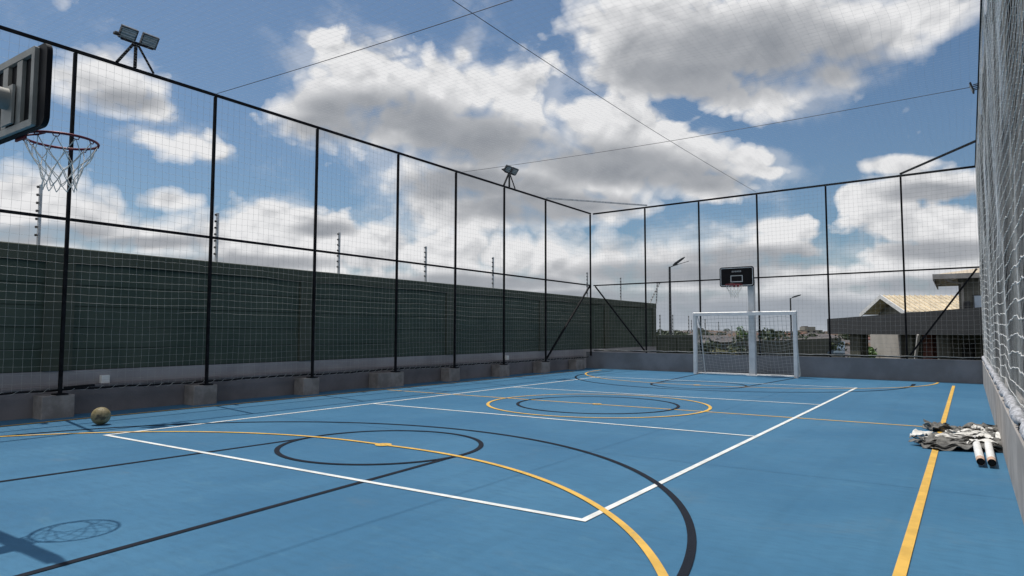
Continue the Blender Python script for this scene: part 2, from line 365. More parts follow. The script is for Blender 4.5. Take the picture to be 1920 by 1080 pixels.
def net_grid(O, U, Vv, lu, lv, cell, nrm, bulge, jit, r, seed, rv=None):
    """net on a rectangle: O origin, U,V unit dirs; returns V,F"""
    O, U, Vv, nrm = [np.array(x, float) for x in (O, U, Vv, nrm)]
    nu = int(round(lu/cell))+1; nv = int(round(lv/cell))+1
    su = np.linspace(0, lu, nu)[:, None]; sv = np.linspace(0, lv, nv)[None]
    eu = np.minimum(1, np.minimum(su, lu-su)/0.3+0.15); ev = np.minimum(1, np.minimum(sv, lv-sv)/0.3+0.15); e = eu*ev
    b = (smooth_noise(nu, nv, 9, seed)*bulge+smooth_noise(nu, nv, 3, seed+1)*bulge*0.3)*e
    du = (smooth_noise(nu, nv, 10, seed+2)*jit*2+smooth_noise(nu, nv, 1.5, seed+3)*jit*0.5)*e
    dv = (smooth_noise(nu, nv, 10, seed+4)*jit*2.5+smooth_noise(nu, nv, 1.5, seed+5)*jit*0.6)*e
    G = O+(su+du)[..., None]*U+(sv+dv)[..., None]*Vv+b[..., None]*nrm
    V1, F1 = strands([G[i] for i in range(nu)], rv or r); V2, F2 = strands([G[:, j] for j in range(nv)], r)
    return G, (np.concatenate([V1, V2]), np.concatenate([F1, F2+len(V1)]))

# ---------------------------------------------------------------- ground, town terrain, court
def hgt(x, y):
    d = math.hypot(x-CAMPOS.x, y-CAMPOS.y)
    k = max(0, min(1, (d-24)/60)); k = k*k*(3-2*k)
    h = -1.6-3.4*k
    k2 = max(0, min(1, (d-140)/420)); k2 = k2*k2*(3-2*k2)
    h += k2*2.6 + k2*(1.0*math.sin(x/37+1)+0.8*math.sin(y/53+x/71))*0.6
    k3 = max(0, min(1, (d-700)/800)); h -= k3*6
    return h
def terrain():
    rs = [0.5, 8, 16, 24, 34, 46, 60, 80, 110, 150, 200, 260, 330, 420, 520, 640, 800, 1100, 1600, 2400, 3600]; na = 72
    V = []; F = []
    for r in rs:
        for a in range(na):
            x = CAMPOS.x+r*math.sin(2*PI*a/na); y = CAMPOS.y+r*math.cos(2*PI*a/na); V.append((x, y, hgt(x, y)))
    for i in range(len(rs)-1):
        for a in range(na): F.append((i*na+a, (i+1)*na+a, (i+1)*na+(a+1)%na, i*na+(a+1)%na))
    F.append(tuple(range(na)))
    mb = MB(); mb.add(V, F, True)
    m = mat('dry_ground', (0.06, 0.06, 0.04), 0.95, 0, 0.3, 0.06, col2=(0.03, 0.04, 0.02))
    tag(mb.build('ground', m), kind='structure')
terrain()
BX0, BY0, BX1, BY1 = -4.8, 9.10, 4.9, 8.40             # end wall line
mb = MB(); FX0 = -5.0
mb.hexa([(FX0,-13,-1.6),(5.05,-13,-1.6),(5.05,8.39,-1.6),(FX0,9.12,-1.6),(FX0,-13,0),(5.05,-13,0),(5.05,8.39,0),(FX0,9.12,0)])
tag(mb.build('court_floor', M_floor), kind='structure')

def strip(mb, a, b, w, z):
    a = Vector((a[0], a[1], z)); b = Vector((b[0], b[1], z)); d = (b-a).normalized(); n = Vector((-d.y, d.x, 0))*w/2
    mb.add([a-n, b-n, b+n, a+n], [(0,1,2,3)])
def arc(mb, cx, cy, r, a0, a1, w, z, n=96):
    vs_ = []; 
    for i in range(n+1):
        a = math.radians(a0+(a1-a0)*i/n); c, s = math.cos(a), math.sin(a)
        vs_ += [(cx+(r-w/2)*c, cy+(r-w/2)*s, z), (cx+(r+w/2)*c, cy+(r+w/2)*s, z)]
    mb.add(vs_, [(2*i, 2*i+1, 2*i+3, 2*i+2) for i in range(n)])
LW = 0.046
def marking(name, mb, m): return tag(mb.build(name, m), kind='structure')
# white court
wx, wy, wa = 2.79, 5.655, 1.87
mb = MB(); h = LW/2
o_ = [(-wx-h,-wy-h),(wx+h,-wy-h),(wx+h,wy+h),(-wx-h,wy+h)]; i_ = [(-wx+h,-wy+h),(wx-h,-wy+h),(wx-h,wy-h),(-wx+h,wy-h)]
mb.add([(x, y, 0.0044) for x, y in o_+i_], [(0,1,5,4),(1,2,6,5),(2,3,7,6),(3,0,4,7)])
for s in (-1, 1): strip(mb, (-wx+h, s*wa), (wx-h, s*wa), LW, 0.0044)
marking('white_court_lines', mb, M_lw)
mb = MB()
arc(mb, 0, -6.86, 3.63, 0, 180, LW, 0.0050); arc(mb, 0, 6.95, 3.66, 180, 360, LW, 0.0050)
strip(mb, (3.62, -12), (3.62, -6.86), LW, 0.0050); strip(mb, (-3.62, -12), (-3.62, -6.86), LW, 0.0050)
strip(mb, (3.66, 6.95), (3.66, 7.45), LW*1.5, 0.0050); strip(mb, (-3.66, 6.95), (-3.66, 8.2), LW, 0.0050)
marking('black_three_point_lines', mb, M_lb)
mb = MB()
arc(mb, 0, -4.47, 0.943, 0, 360, LW, 0.0056); arc(mb, 0, 4.55, 0.943, 0, 360, LW, 0.0056); arc(mb, 0, 0, 1.187, 0, 360, LW, 0.0056)
marking('black_circles', mb, M_lb)
mb = MB()
for s in (-1, 1): strip(mb, (s*0.93, -4.52), (s*1.24, -8.9), LW, 0.0039); strip(mb, (s*0.93, 4.55), (s*1.22, 8.2), LW, 0.0039)
marking('black_key_lines', mb, M_lb)
mb = MB()
for s, yb in ((1, -8.22), (-1, 8.25)):
    r = 3.77
    arc(mb, 0.29, yb, r, 90*s, 0 if s > 0 else 0, LW, 0.0064); arc(mb, -0.29, yb, r, 90*s, 180*s, LW, 0.0064)
    strip(mb, (-0.29, yb+s*r), (0.29, yb+s*r), LW, 0.0064)
    arc(mb, 0, yb+s*r, 0.055, 0, 360, 0.05, 0.0072, 24)
for s in (-1, 1): strip(mb, (s*4.36-(0.06 if s < 0 else 0), -12.5), (s*4.36-(0.06 if s < 0 else 0), 7.35), LW*1.12, 0.0064)
arc(mb, 0, 0, 1.633, 0, 360, LW, 0.0064); arc(mb, 0, 0, 0.05, 0, 360, 0.05, 0.0074, 24)
marking('yellow_court_lines', mb, M_ly)
mb = MB(); strip(mb, (-4.33, 0), (4.33, 0), LW, 0.0034)
marking('yellow_halfway_line', mb, M_ly)

# ---------------------------------------------------------------- left side: plinth, blocks, green boundary wall
w = empty('boundary_wall', (-5.15, 0, 0), label='tall dark green panelled wall with grey painted foot behind the left net', cat='wall')
YA, YB = -12.5, 15.06
mb = MB(); mb.box((-0.20, YA, -1.6), (0.0, YB, 0.56)); mb.build('foot_band', M_greyband, w)
pil = [-9.36, -5.36, -1.38, 2.66, 6.68, 10.68, 14.7]
mb = MB(); mb.box((-0.18, YA, 0.56), (-0.035, YB, 1.98)); 
# shallow board joints modelled as stacked planks
for k in range(5):
    z0 = 0.57+k*0.282
    mb.box((-0.035, YA, z0), (-0.020, YB, z0+0.27))
mb.build('panel', M_green, w)
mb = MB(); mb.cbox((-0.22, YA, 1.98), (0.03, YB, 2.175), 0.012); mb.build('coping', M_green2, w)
for y in pil:
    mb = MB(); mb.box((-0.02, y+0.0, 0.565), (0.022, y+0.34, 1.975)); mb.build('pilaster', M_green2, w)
w2 = empty('low_boundary_wall', (-5.15, 15.08, 0), label='low dark green wall running away from the end of the tall wall', cat='wall')
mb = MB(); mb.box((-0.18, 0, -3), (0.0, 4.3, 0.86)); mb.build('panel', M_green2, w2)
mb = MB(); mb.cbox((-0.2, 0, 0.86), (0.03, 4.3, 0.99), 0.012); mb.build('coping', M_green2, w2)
for y in (0.1, 2.1, 4.0):
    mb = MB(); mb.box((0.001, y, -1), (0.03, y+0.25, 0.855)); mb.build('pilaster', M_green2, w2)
w3 = MB(); w3.box((-5.30, 19.4, -5), (-5.17, 60, 0.62)); tag(w3.build('garden_wall', M_olive), 'thin olive wall beyond the low green wall, seen through the goal', 'wall')
mb = MB(); mb.box((-5.149, YA, 0.0), (-5.0, 9.0, 0.345)); mb.cbox((-5.149, YA, 0.346), (-4.99, 9.0, 0.375), 0.006)
tag(mb.build('plinth', M_plinth), 'low dark grey plaster plinth along the foot of the green wall', 'plinth')
blks = [(-5.50,0.37),(-3.55,0.37),(-1.59,0.34),(0.15,0.72),(2.30,0.36),(4.20,0.42),(6.10,0.46),(8.02,0.52),(-7.5,0.37)]
ordn = ['nearest of the concrete footing blocks, beside the ball', 'second concrete footing block from the ball', 'third concrete footing block from the ball, small and square', 'widest concrete footing block, under the fourth fence post',
        'concrete footing block just beyond the widest one', 'concrete footing block, third from the far corner', 'concrete footing block, second from the far corner', 'concrete footing block closest to the far left corner', 'concrete footing block left of the picture edge']
for (y, wd), lb in list(zip(blks, ordn))[:8]:
    mb = MB(); mb.cbox((-4.99, y, 0.0), (-4.735, y+wd, 0.283), 0.008)
    tag(mb.build('concrete_block', M_block), lb, 'concrete block', 'concrete blocks under the left fence')
for px, py, wd, hh, lb in ((197, 716, .055, .075, 'small white junction box on the wall foot near the ball'), (951, 677, .055, .08, 'small white junction box on the wall foot far along the plinth')):
    p = atx(px, py, -5.10); mb = MB(); mb.cbox((-5.149, p.y-wd/1.0, 0.376), (-5.08, p.y+wd/1.0, 0.376+hh+0.03), 0.006)
    tag(mb.build('junction_box', M_plastic), lb, 'junction box', 'junction boxes on the wall foot')

# ---------------------------------------------------------------- fence: left
H = 4.70
def post(mb, x, y, z0, z1, w=0.038): mb.box((x-w/2, y-w/2, z0), (x+w/2, y+w/2, z1))
FL = empty('net_fence', (-4.8, 0, 0), label='black steel fence with white netting along the green wall on the left', cat='fence')
LP = [-7.3, -5.28, -3.32, -1.36, 0.69, 2.55, 4.46, 6.44]
def lpart(name, mb, m): 
    return mb.build(name, m, FL)
for y in LP:
    mb = MB(); post(mb, 0, y, 0.30, H-0.03); mb.box((-0.07, y-0.07, 0.283), (0.07, y+0.07, 0.299))
    lpart('post', mb, M_black)
mb = MB(); post(mb, 0.0, 9.06, 0.38, H-0.03); lpart('post', mb, M_black)
mb = MB(); mb.bar((0, -12, H), (0, 9.09, H), 0.038); lpart('top_rail', mb, M_black)
mb = MB()
for a, b in zip([-12]+LP, LP+[9.06]): mb.bar((0.001, a+0.03, 2.50), (0.001, b-0.03, 2.50), 0.036)
lpart('middle_rail', mb, M_black)
pts = []; ys = np.linspace(-12, 9.0, 240)
for i, y in enumerate(ys): pts.append((-0.036+0.004*math.sin(i*1.3), y, 0.335+0.006*math.sin(y*2.2)+0.004*math.sin(i*0.9)))
mb = MB(); mb.tube(pts, 0.013, 6); lpart('bottom_rail', mb, M_black)
ws = []
for i in range(0, 1900):
    y = -12+21*i/1900; ph = y*2*PI/0.16; q = 0.021+0.004*math.sin(y*9); bz = 0.335+0.006*math.sin(y*2.2)
    ws.append((-0.036+q*math.cos(ph), y, bz+q*math.sin(ph)))
mb = MB(); mb.tube(ws, 0.0026, 4); lpart('lacing', mb, M_netw)
mb = MB(); mb.bar((0.06, -5.26, 0.37), (0.04, -4.90, 0.38), 0.03, 0.03); lpart('loose_bar', mb, M_black)
mb = MB(); mb.bar((0.0, 9.0, 2.47), (0.0, 6.47, 0.36), 0.04); lpart('brace', mb, M_black)
mb = MB(); mb.bar((0.0, 6.46, H+0.045), (1.88, 8.98, H+0.045), 0.04, 0.035); mb.build('brace', M_galv, FL)
G, (V, F) = net_grid((-4.8-0.034, -12, 0.335), (0,1,0), (0,0,1), 21.05, H-0.36, 0.1, (1,0,0), 0.009, 0.005, 0.0012, 11)
o = npmesh('net', V, F, M_netw, FL); o.matrix_parent_inverse = Matrix.Translation((4.8, 0, 0))

# ---------------------------------------------------------------- end wall and fence
E0 = Vector((BX0-0.2, BY0+0.0147, 0)); EX = Vector((BX1-BX0, BY1-BY0, 0)).normalized(); EN = Vector((-EX.y, EX.x, 0)); 
def ep(x, off=0, z=0):   # point on the end line by world x
    t = (x-BX0)/(BX1-BX0); return Vector((x, BY0+(BY1-BY0)*t, z)) + EN*off
mb = MB(); a, b = ep(-4.99, 0), ep(4.89, 0); 
mb.hexa([a+Vector((0,0,0)), b, b+EN*0.15, a+EN*0.15]+[q+Vector((0,0,0.465)) for q in (a, b, b+EN*0.15, a+EN*0.15)])
mb.hexa([q+Vector((0,0,0.466)) for q in (a-EN*0.004, b-EN*0.004, b+EN*0.154, a+EN*0.154)]+[q+Vector((0,0,0.495)) for q in (a-EN*0.004, b-EN*0.004, b+EN*0.154, a+EN*0.154)])
tag(mb.build('end_wall', M_back), 'low dark grey wall across the far end of the court behind the goal', 'wall')
mb = MB(); mb.box((4.87, -13, 0.001), (5.04, 8.37, 0.47)); mb.cbox((4.865, -13, 0.471), (5.045, 8.37, 0.495), 0.006)
tag(mb.build('side_wall', M_side), 'low sunlit beige wall along the right side of the court', 'wall')
FB = empty('net_fence', (0, 8.75, 0), label='black steel fence with white netting across the far end behind the goal', cat='fence')
FB_inv = Matrix.Translation((0, -8.75, 0))
def bpart(name, mb, m): o = mb.build(name, m, FB); o.matrix_parent_inverse = FB_inv; return o
BPX = [-3.02, -1.39, 0.19, 1.86, 3.47]
OFF = 0.075
BP = [ep(x, OFF) for x in BPX]
for p in BP:
    mb = MB(); post(mb, p.x, p.y, 0.496, H-0.03, 0.038); bpart('post', mb, M_black)
A0, A1 = ep(-4.76, OFF), ep(4.90, OFF)
up = lambda p, z: Vector((p.x, p.y, z))
mb = MB(); mb.bar(up(A0, H), up(A1, H), 0.042); bpart('top_rail', mb, M_black)
mb = MB(); mb.bar(up(A0, 2.50), up(A1, 2.50), 0.033, 0.033); bpart('middle_rail', mb, M_black)
mb = MB(); mb.tube([up(A0.lerp(A1, k/60), 0.535+0.006*math.sin(k*1.1)) for k in range(61)], 0.013, 6); bpart('bottom_rail', mb, M_black)
mb = MB(); mb.bar(up(ep(-4.7, OFF), 2.47), up(ep(-3.05, OFF), 0.53), 0.036); bpart('brace', mb, M_black)
mb = MB(); mb.bar(up(ep(4.84, OFF), 2.47), up(ep(3.50, OFF), 0.53), 0.036); bpart('brace', mb, M_black)
mb = MB(); mb.bar(up(ep(3.47, OFF), H+0.045), Vector((4.9, 6.3, H+0.045)), 0.04, 0.035); bpart('brace', mb, M_black)
G, (V, F) = net_grid(tuple(up(ep(-4.76, OFF+0.032), 0.56)), tuple(EX), (0,0,1), 9.64, H-0.57, 0.1, tuple(-EN), 0.009, 0.006, 0.0014, 31)
o = npmesh('net', V, F, M_netw, FB); o.matrix_parent_inverse = FB_inv
mb = MB(); mb.tube([up(ep(-4.76+9.6*k/120, OFF-0.03), 0.553+0.006*math.sin(k*0.8)+0.004*math.sin(k*2.1)) for k in range(121)], 0.008, 5); bpart('edge_rope', mb, M_netw)

# ---------------------------------------------------------------- right fence
FR = empty('net_fence', (4.9, 0, 0), label='close netted fence on the right edge with white twine in front of the grey building', cat='fence')
mb = MB(); mb.bar((0, -11, H), (0, 8.42, H), 0.03); mb.build('top_rail', M_black, FR)
for y in (8.40, 6.3, 4.2, 2.1, 0.0, -2.1, -4.2, -6.3, -8.4):
    mb = MB(); post(mb, 0.035, y, 0.496, H-0.03, 0.05); mb.build('post', M_black, FR)
mb = MB(); mb.bar((0.035, -11, 2.5), (0.035, 8.37, 2.5), 0.035, 0.035); mb.build('middle_rail', M_black, FR)
mb = MB(); mb.tube([(0.02, -11+19.4*k/80, 0.525) for k in range(81)], 0.017, 6); mb.build('bottom_rail', M_black, FR)
G, (V, F) = net_grid((4.9, -6.5, 0.56), (0,1,0), (0,0,1), 14.95, H-0.58, 0.1, (-1,0,0), 0.008, 0.012, 0.0021, 51, rv=0.0011)
o = npmesh('net', V, F, M_netb, FR); o.matrix_parent_inverse = Matrix.Translation((-4.9, 0, 0))
# knots
g = G.reshape(-1, 3); oc = np.array([(1,0,0),(-1,0,0),(0,1,0),(0,-1,0),(0,0,1),(0,0,-1)])*0.0052
of = np.array([(0,2,4),(2,1,4),(1,3,4),(3,0,4),(2,0,5),(1,2,5),(3,1,5),(0,3,5)])
V = (g[:, None]+oc[None]).reshape(-1, 3); F = (np.arange(len(g))[:, None, None]*6+of[None]).reshape(-1, 3)
o = npmesh('net_knots', V, F, M_netb, FR); o.matrix_parent_inverse = Matrix.Translation((-4.9, 0, 0))
# gathered net rolled along the wall top, tied at intervals
mb = MB(); y = -7.0
while y < 8.1:
    ln = random.uniform(0.8, 1.0); K = 14; ps = []; rr = []
    for k in range(K+1):
        t = k/K; ps.append((-0.005+random.uniform(-.006,.006), y+ln*t, 0.553+0.016*math.sin(PI*t)+random.uniform(-.005,.005)))
        rr.append(0.008+0.034*math.sin(PI*t)**0.6*random.uniform(0.55, 1.2))
    mb.tube(ps, rr, 8); y += ln
mb.build('gathered_net', M_roll, FR)
mb = MB()
y = -6.9
while y < 8.2:
    mb = MB(); mb.box((-0.026, y, 0.497), (0.03, y+0.05, 0.548)); mb.build('clamp', M_black, FR); y += 0.9
pass

# ---------------------------------------------------------------- roof net with cables
RN = empty('roof_net', (0, 0, H+0.06), label='pale roof net and crossing wires stretched over the whole court', cat='net')
def rpart(mb, name, m): o = mb.build(name, m, RN); o.matrix_parent_inverse = Matrix.Translation((0, 0, -H-0.06)); return o
for y0 in (-3.3, 2.79):
    mb = MB(); mb.tube([(-4.8+9.7*k/30, y0, H+0.03-0.07*math.sin(PI*k/30)) for k in range(31)], 0.0045, 6); rpart(mb, 'cable', M_cable)
mb = MB(); mb.tube([(0.2, -9+17.7*k/60, H+0.03-0.13*math.sin(PI*k/60)) for k in range(61)], 0.004, 6); rpart(mb, 'cable', M_cable)
nu, nv = 97, 176
X = np.linspace(-4.8, 4.9, nu)[:, None]; Y = np.linspace(-8.8, 8.5, nv)[None]
sag = 0.05*np.sin(PI*(X+4.8)/9.7)+0.10*np.abs(np.sin(PI*(Y+3.3)/6.09))*np.sin(PI*(X+4.8)/9.7)**0.6
Gz = H+0.02-sag+smooth_noise(nu, nv, 6, 77)*0.012
Gx = X+smooth_noise(nu, nv, 8, 78)*0.02+0*Y; Gy = Y+smooth_noise(nu, nv, 8, 79)*0.02+0*X
G = np.stack([Gx, Gy, Gz], -1)
V, F = strands([G[i] for i in range(nu)]+[G[:, j] for j in range(nv)], 0.0006)
o = npmesh('net', V, F, M_netr, RN); o.matrix_parent_inverse = Matrix.Translation((0, 0, -H-0.06))

# ---------------------------------------------------------------- floodlights on the left rail and right rail
def floodlight(loc, rz, label, k=1.0):
    t = empty('floodlight', loc, rz, label=label, cat='floodlight', group='twin floodlights on the fence rail')
    # local: x towards court, y along rail
    top = Vector((0, 0, 0.36))
    for y in (-0.24, 0.0, 0.26):
        mb = MB(); mb.bar((0, y, 0.028), top+Vector((0, y*0.12, 0)), 0.034 if y < 0.1 else 0.022); mb.build('leg', M_black, t)
    mb = MB(); mb.bar(top+Vector((0,-0.2,0.02)), top+Vector((0,0.24,0.02)), 0.03); mb.build('crossbar', M_black, t)
    for y in (-0.16, 0.20):
        c = top+Vector((0.05, y*0.80, 0.09)); nrm = Vector((0.80, -0.05, -0.60)).normalized(); s = Vector((0, 1, 0)); u = nrm.cross(s).normalized()*-1; s = u.cross(nrm)
        if u.z < 0: u = -u
        W2, H2 = 0.108, 0.088
        def pl_(a, b, d0, d1):
            q = [(-a,-b),(a,-b),(a,b),(-a,b)]; return [c+s*i+u*j+nrm*d0 for i, j in q]+[c+s*i+u*j+nrm*d1 for i, j in q]
        mb = MB(); mb.hexa(pl_(W2, H2, -0.035, 0.0))
        for i in (-1, 1): mb.hexa([p+s*(i*(W2-0.007)) for p in pl_(0.007, H2, 0.0005, 0.014)])
        for j in (-1, 1): mb.hexa([p+u*(j*(H2-0.007)) for p in pl_(W2-0.015, 0.007, 0.0005, 0.014)])
        hb = mb.build('lamp_housing', M_lampb, t)
        mb = MB(); mb.hexa(pl_(W2-0.015, H2-0.015, 0.0006, 0.006)); mb.build('lens', M_lens, hb)
        mb = MB()
        for q in range(1, 4): mb.hexa([p+u*((q/4-0.5)*2*(H2-0.015)) for p in pl_(W2-0.016, 0.0025, 0.0062, 0.010)])
        mb.build('lens_ribs', M_galv, hb)
    mb = MB(); mb.cbox(tuple(top+Vector((-0.04,-0.29,0.05))), tuple(top+Vector((0.03,-0.205,0.085))), 0.008); mb.build('sensor', M_lampb, t)
    return t
def copy_tree(o, parent=None):
    c = o.copy(); COL.objects.link(c)
    if parent: c.parent = parent
    for ch in [x for x in o.children]: copy_tree(ch, c)
    return c
f1 = floodlight((-4.8, -4.53, H), 0, 'nearer twin floodlight on three legs above the left fence rail')
f2 = copy_tree(f1); f2.location = (-4.8, 4.68, H); f2['label'] = 'farther twin floodlight standing small against the clouds on the left fence rail'
f3 = empty('floodlight', (4.9, 2.55, H-0.02), label='floodlight held out on two arms at the top of the right fence', cat='floodlight', group='twin floodlights on the fence rail')
for dz in (0.0, -0.055):
    for dy in (-0.04, 0.04):
        mb = MB(); mb.bar((0.02, dy, dz), (-0.07, dy, dz-0.01), 0.012); mb.build('arm', M_lampb, f3)
mb = MB(); mb.hexa([(-0.075,-0.08,-0.10),(-0.055,-0.08,-0.105),(-0.055,0.10,-0.105),(-0.075,0.10,-0.10),(-0.115,-0.08,0.02),(-0.095,-0.08,0.03),(-0.095,0.10,0.03),(-0.115,0.10,0.02)]); mb.build('lamp_housing', M_lampb, f3)
mb = MB(); mb.hexa([(-0.080,-0.07,-0.093),(-0.077,-0.07,-0.093),(-0.077,0.09,-0.093),(-0.080,0.09,-0.093),(-0.117,-0.07,0.012),(-0.114,-0.07,0.012),(-0.114,0.09,0.012),(-0.117,0.09,0.012)]); mb.build('lens', M_lens, f3)

# ---------------------------------------------------------------- electric fence posts
def epost(loc, label, hgt_=0.80, flip=-1, both=False, m=M_galv, tilt=None):
    t = empty('electric_fence_post', loc, label=label, cat='fence post', group='electric fence posts on the boundary wall')
    if tilt: t.rotation_euler = tilt
    mb = MB(); mb.bar((0,0,0.0), (0,0,hgt_), 0.040, 0.030); mb.box((-0.03,-0.03,0), (0.03,0.03,0.012)); mb.build('stake', m, t)
    for k in range(7):
        z = 0.14+k*(hgt_-0.17)/6
        mb = MB()
        for s in ((flip, -flip) if both else (flip,)):
            mb.tube([(0, s*0.012, z), (0, s*0.022, z), (0, s*0.028, z), (0, s*0.040, z), (0, s*0.048, z)], [0.010, 0.010, 0.019, 0.019, 0.008], 6)
        mb.build('insulator', M_ins, t)
    return t
nm = ['first electric fence post on the green wall, rising behind the near hoop net', 'second electric fence post along the green wall, just right of a fence post', 'third electric fence post along the green wall', 'fourth electric fence post along the green wall',
      'fifth electric fence post along the green wall', 'sixth electric fence post along the green wall, nearly hidden behind a fence post', 'electric fence post just left of the far corner post', 'electric fence post on the wall just beyond the far corner']
e0 = epost((-5.27, -5.42, 2.175), nm[0])
for y, lb in zip([-2.93, -0.40, 2.09, 4.65, 7.22, 9.75, 12.22], nm[1:]):
    c = copy_tree(e0); c.location = (-5.27, y, 2.175); c['label'] = lb
epost((-5.2, 14.6, 2.175), 'white leaning electric fence post at the end of the tall green wall', 0.85, both=True, m=M_white, tilt=(-0.18, 0.42, 0))
c = copy_tree(e0); c.location = (-5.1, 15.0, 2.175); c['label'] = 'grey leaning electric fence post beside the white one at the wall end'; c.rotation_euler = (0.0, 0.06, 0)
for i, (px, ty, by, dep, lb) in enumerate([(1238,590,640,26.0,'pale electric fence post close beyond the end of the tall wall'),(1262,590,640,28.0,'electric fence post right of the street lamp pole'),(1292,592,640,31,'left one of a close pair of electric fence posts by the goal'),(1297,600,640,33,'right one of a close pair of electric fence posts by the goal'),
        (1323,598,650,33.5,'electric fence post just inside the left goal post'),(1348,603,650,37,'electric fence post left of centre in the goal mouth'),(1373,611,652,42,'thin electric fence post before the bright green tree')]):
    p0 = at(px, by, dep); p1 = at(px, ty, dep); hh = p1.z-p0.z
    c = copy_tree(e0); c.location = p0; c['label'] = lb; c.scale = (1, 1, hh/0.8)

# ---------------------------------------------------------------- basketball goals
def disc_pts(r, n, z=0, ph=0): return [(r*math.cos(2*PI*k/n+ph), r*math.sin(2*PI*k/n+ph), z) for k in range(n)]
def rrect(w, h, r, n=6):
    out = []
    for cx, cy, a0 in ((w/2-r, h/2-r, 0), (-w/2+r, h/2-r, 90), (-w/2+r, -h/2+r, 180), (w/2-r, -h/2+r, 270)):
        for k in range(n+1): a = math.radians(a0+90*k/n); out.append((cx+r*math.cos(a), cy+r*math.sin(a)))
    return out
def prism(mb, ring, y0, y1):
    n = len(ring); vs_ = [(x, y0, z) for x, z in ring]+[(x, y1, z) for x, z in ring]
    fs = [tuple(range(n-1,-1,-1)), tuple(range(n, 2*n))]+[(i, (i+1)%n, n+(i+1)%n, n+i) for i in range(n)]
    mb.add(vs_, fs)
def frame_ring(mb, w, h, r, t, y0, y1):
    a = rrect(w, h, r); b = rrect(w-2*t, h-2*t, max(0.004, r-t)); n = len(a)
    vs_ = [(x, y0, z) for x, z in a]+[(x, y0, z) for x, z in b]+[(x, y1, z) for x, z in a]+[(x, y1, z) for x, z in b]
    fs = []
    for i in range(n):
        j = (i+1) % n
        fs += [(i, j, n+j, n+i), (2*n+i, 3*n+i, 3*n+j, 2*n+j), (i, 2*n+i, 2*n+j, j), (n+i, n+j, 3*n+j, 3*n+i)]
    mb.add(vs_, fs)
def hoop(loc, rz, label, polex, poley, dzz=0.0):
    """local frame: +y points into the court (front of the board)"""
    t = empty('basketball_goal', loc, rz, label=label, cat='basketball goal', group='basketball goals at the ends of the court')
    bw, bh, zc = 0.85, 0.50, 2.485+dzz
    def place(o, z=zc): o.location = (0, 0, z); return o
    mb = MB(); prism(mb, rrect(bw, bh, 0.06), -0.03, 0.0); bd = place(mb.build('backboard', M_bblack, t))
    mb = MB(); frame_ring(mb, bw-0.045, bh-0.045, 0.045, 0.016, 0.0005, 0.003)
    mb.build('border_line', M_line, bd)
    mb = MB(); a = 0.30; b = 0.17; 
    for (x0, z0, x1, z1) in ((-a/2, -0.135, a/2, -0.117), (-a/2, 0.017, a/2, 0.035), (-a/2, -0.117, -a/2+0.018, 0.017), (a/2-0.018, -0.117, a/2, 0.017)):
        mb.box((x0, 0.0005, z0), (x1, 0.003, z1))
    mb.build('target_square', M_line, bd)
    cu = bpy.data.curves.new('lettering', 'FONT'); cu.body = 'SURMER'; cu.size = 0.052; cu.extrude = 0.001; cu.align_x = 'CENTER'; cu.space_character = 1.35; cu.offset = 0.0012
    tx = bpy.data.objects.new('lettering', cu); COL.objects.link(tx); dg = bpy.context.evaluated_depsgraph_get(); me = bpy.data.meshes.new_from_object(tx.evaluated_get(dg))
    bpy.data.objects.remove(tx); me.materials.clear(); me.materials.append(M_line)
    tx = bpy.data.objects.new('lettering', me); COL.objects.link(tx); tx.parent = bd; tx.rotation_euler = (PI/2, 0, PI); tx.location = (0, 0.0025, 0.115)
    # back frame
    mb = MB(); frame_ring(mb, bw-0.21, bh-0.02, 0.012, 0.042, -0.055, -0.0305)
    for x in (-0.105, 0.105): mb.box((x-0.038, -0.052, -bh/2+0.056), (x+0.038, -0.0308, bh/2-0.056))
    fr = place(mb.build('back_frame', M_grey, t))
    mb = MB(); mb.box((-0.08, -0.075, -0.19), (0.08, -0.0610, 0.05)); place(mb.build('mounting_plate', M_grey, t))
    # arm and pole
    mb = MB(); mb.tube([(0, -0.07, zc-0.03), (0, -0.22, zc-0.03), (polex*0.5, poley*0.5-0.05, zc-0.05), (polex, poley+0.02, zc-0.16)], 0.066, 18); mb.build('arm', M_grey, t)
    mb = MB(); w_ = 0.155; mb.cbox((polex-w_/2, poley-w_/2, 0.012), (polex+w_/2, poley+w_/2, zc-0.05), 0.012); mb.build('pole', M_pole, t)
    mb = MB(); mb.cbox((polex-0.13, poley-0.13, 0.0), (polex+0.13, poley+0.13, 0.012), 0.003); mb.build('base_plate', M_pole, t)
    # rim
    R_ = 0.205; zr = 2.27+dzz; cy = 0.235
    mb = MB(); mb.tube([(x, y+cy, zr) for x, y, z in disc_pts(R_, 48)], 0.0085, 8, closed=True)
    mb.tube([(-0.075, 0.012, zr-0.03), (-0.10, 0.07, zr-0.012), (-0.13, cy-0.145, zr-0.004)], 0.006, 6); mb.tube([(0.075, 0.012, zr-0.03), (0.10, 0.07, zr-0.012), (0.13, cy-0.145, zr-0.004)], 0.006, 6)
    mb.box((-0.075, 0.0035, zr-0.05), (0.075, 0.014, zr+0.03))
    mb.tube([(-0.05, 0.014, zr), (-0.05, cy-0.195, zr)], 0.006, 6); mb.tube([(0.05, 0.014, zr), (0.05, cy-0.195, zr)], 0.006, 6)
    for k in range(12):
        a = 2*PI*k/12; c = Vector((R_*math.cos(a), cy+R_*math.sin(a), zr-0.008)); tn = Vector((-math.sin(a), math.cos(a), 0))
        mb.tube([c-tn*0.018, c-tn*0.012+Vector((0,0,-0.014)), c+tn*0.012+Vector((0,0,-0.014)), c+tn*0.018], 0.0032, 5)
    mb.build('rim', M_red, t)
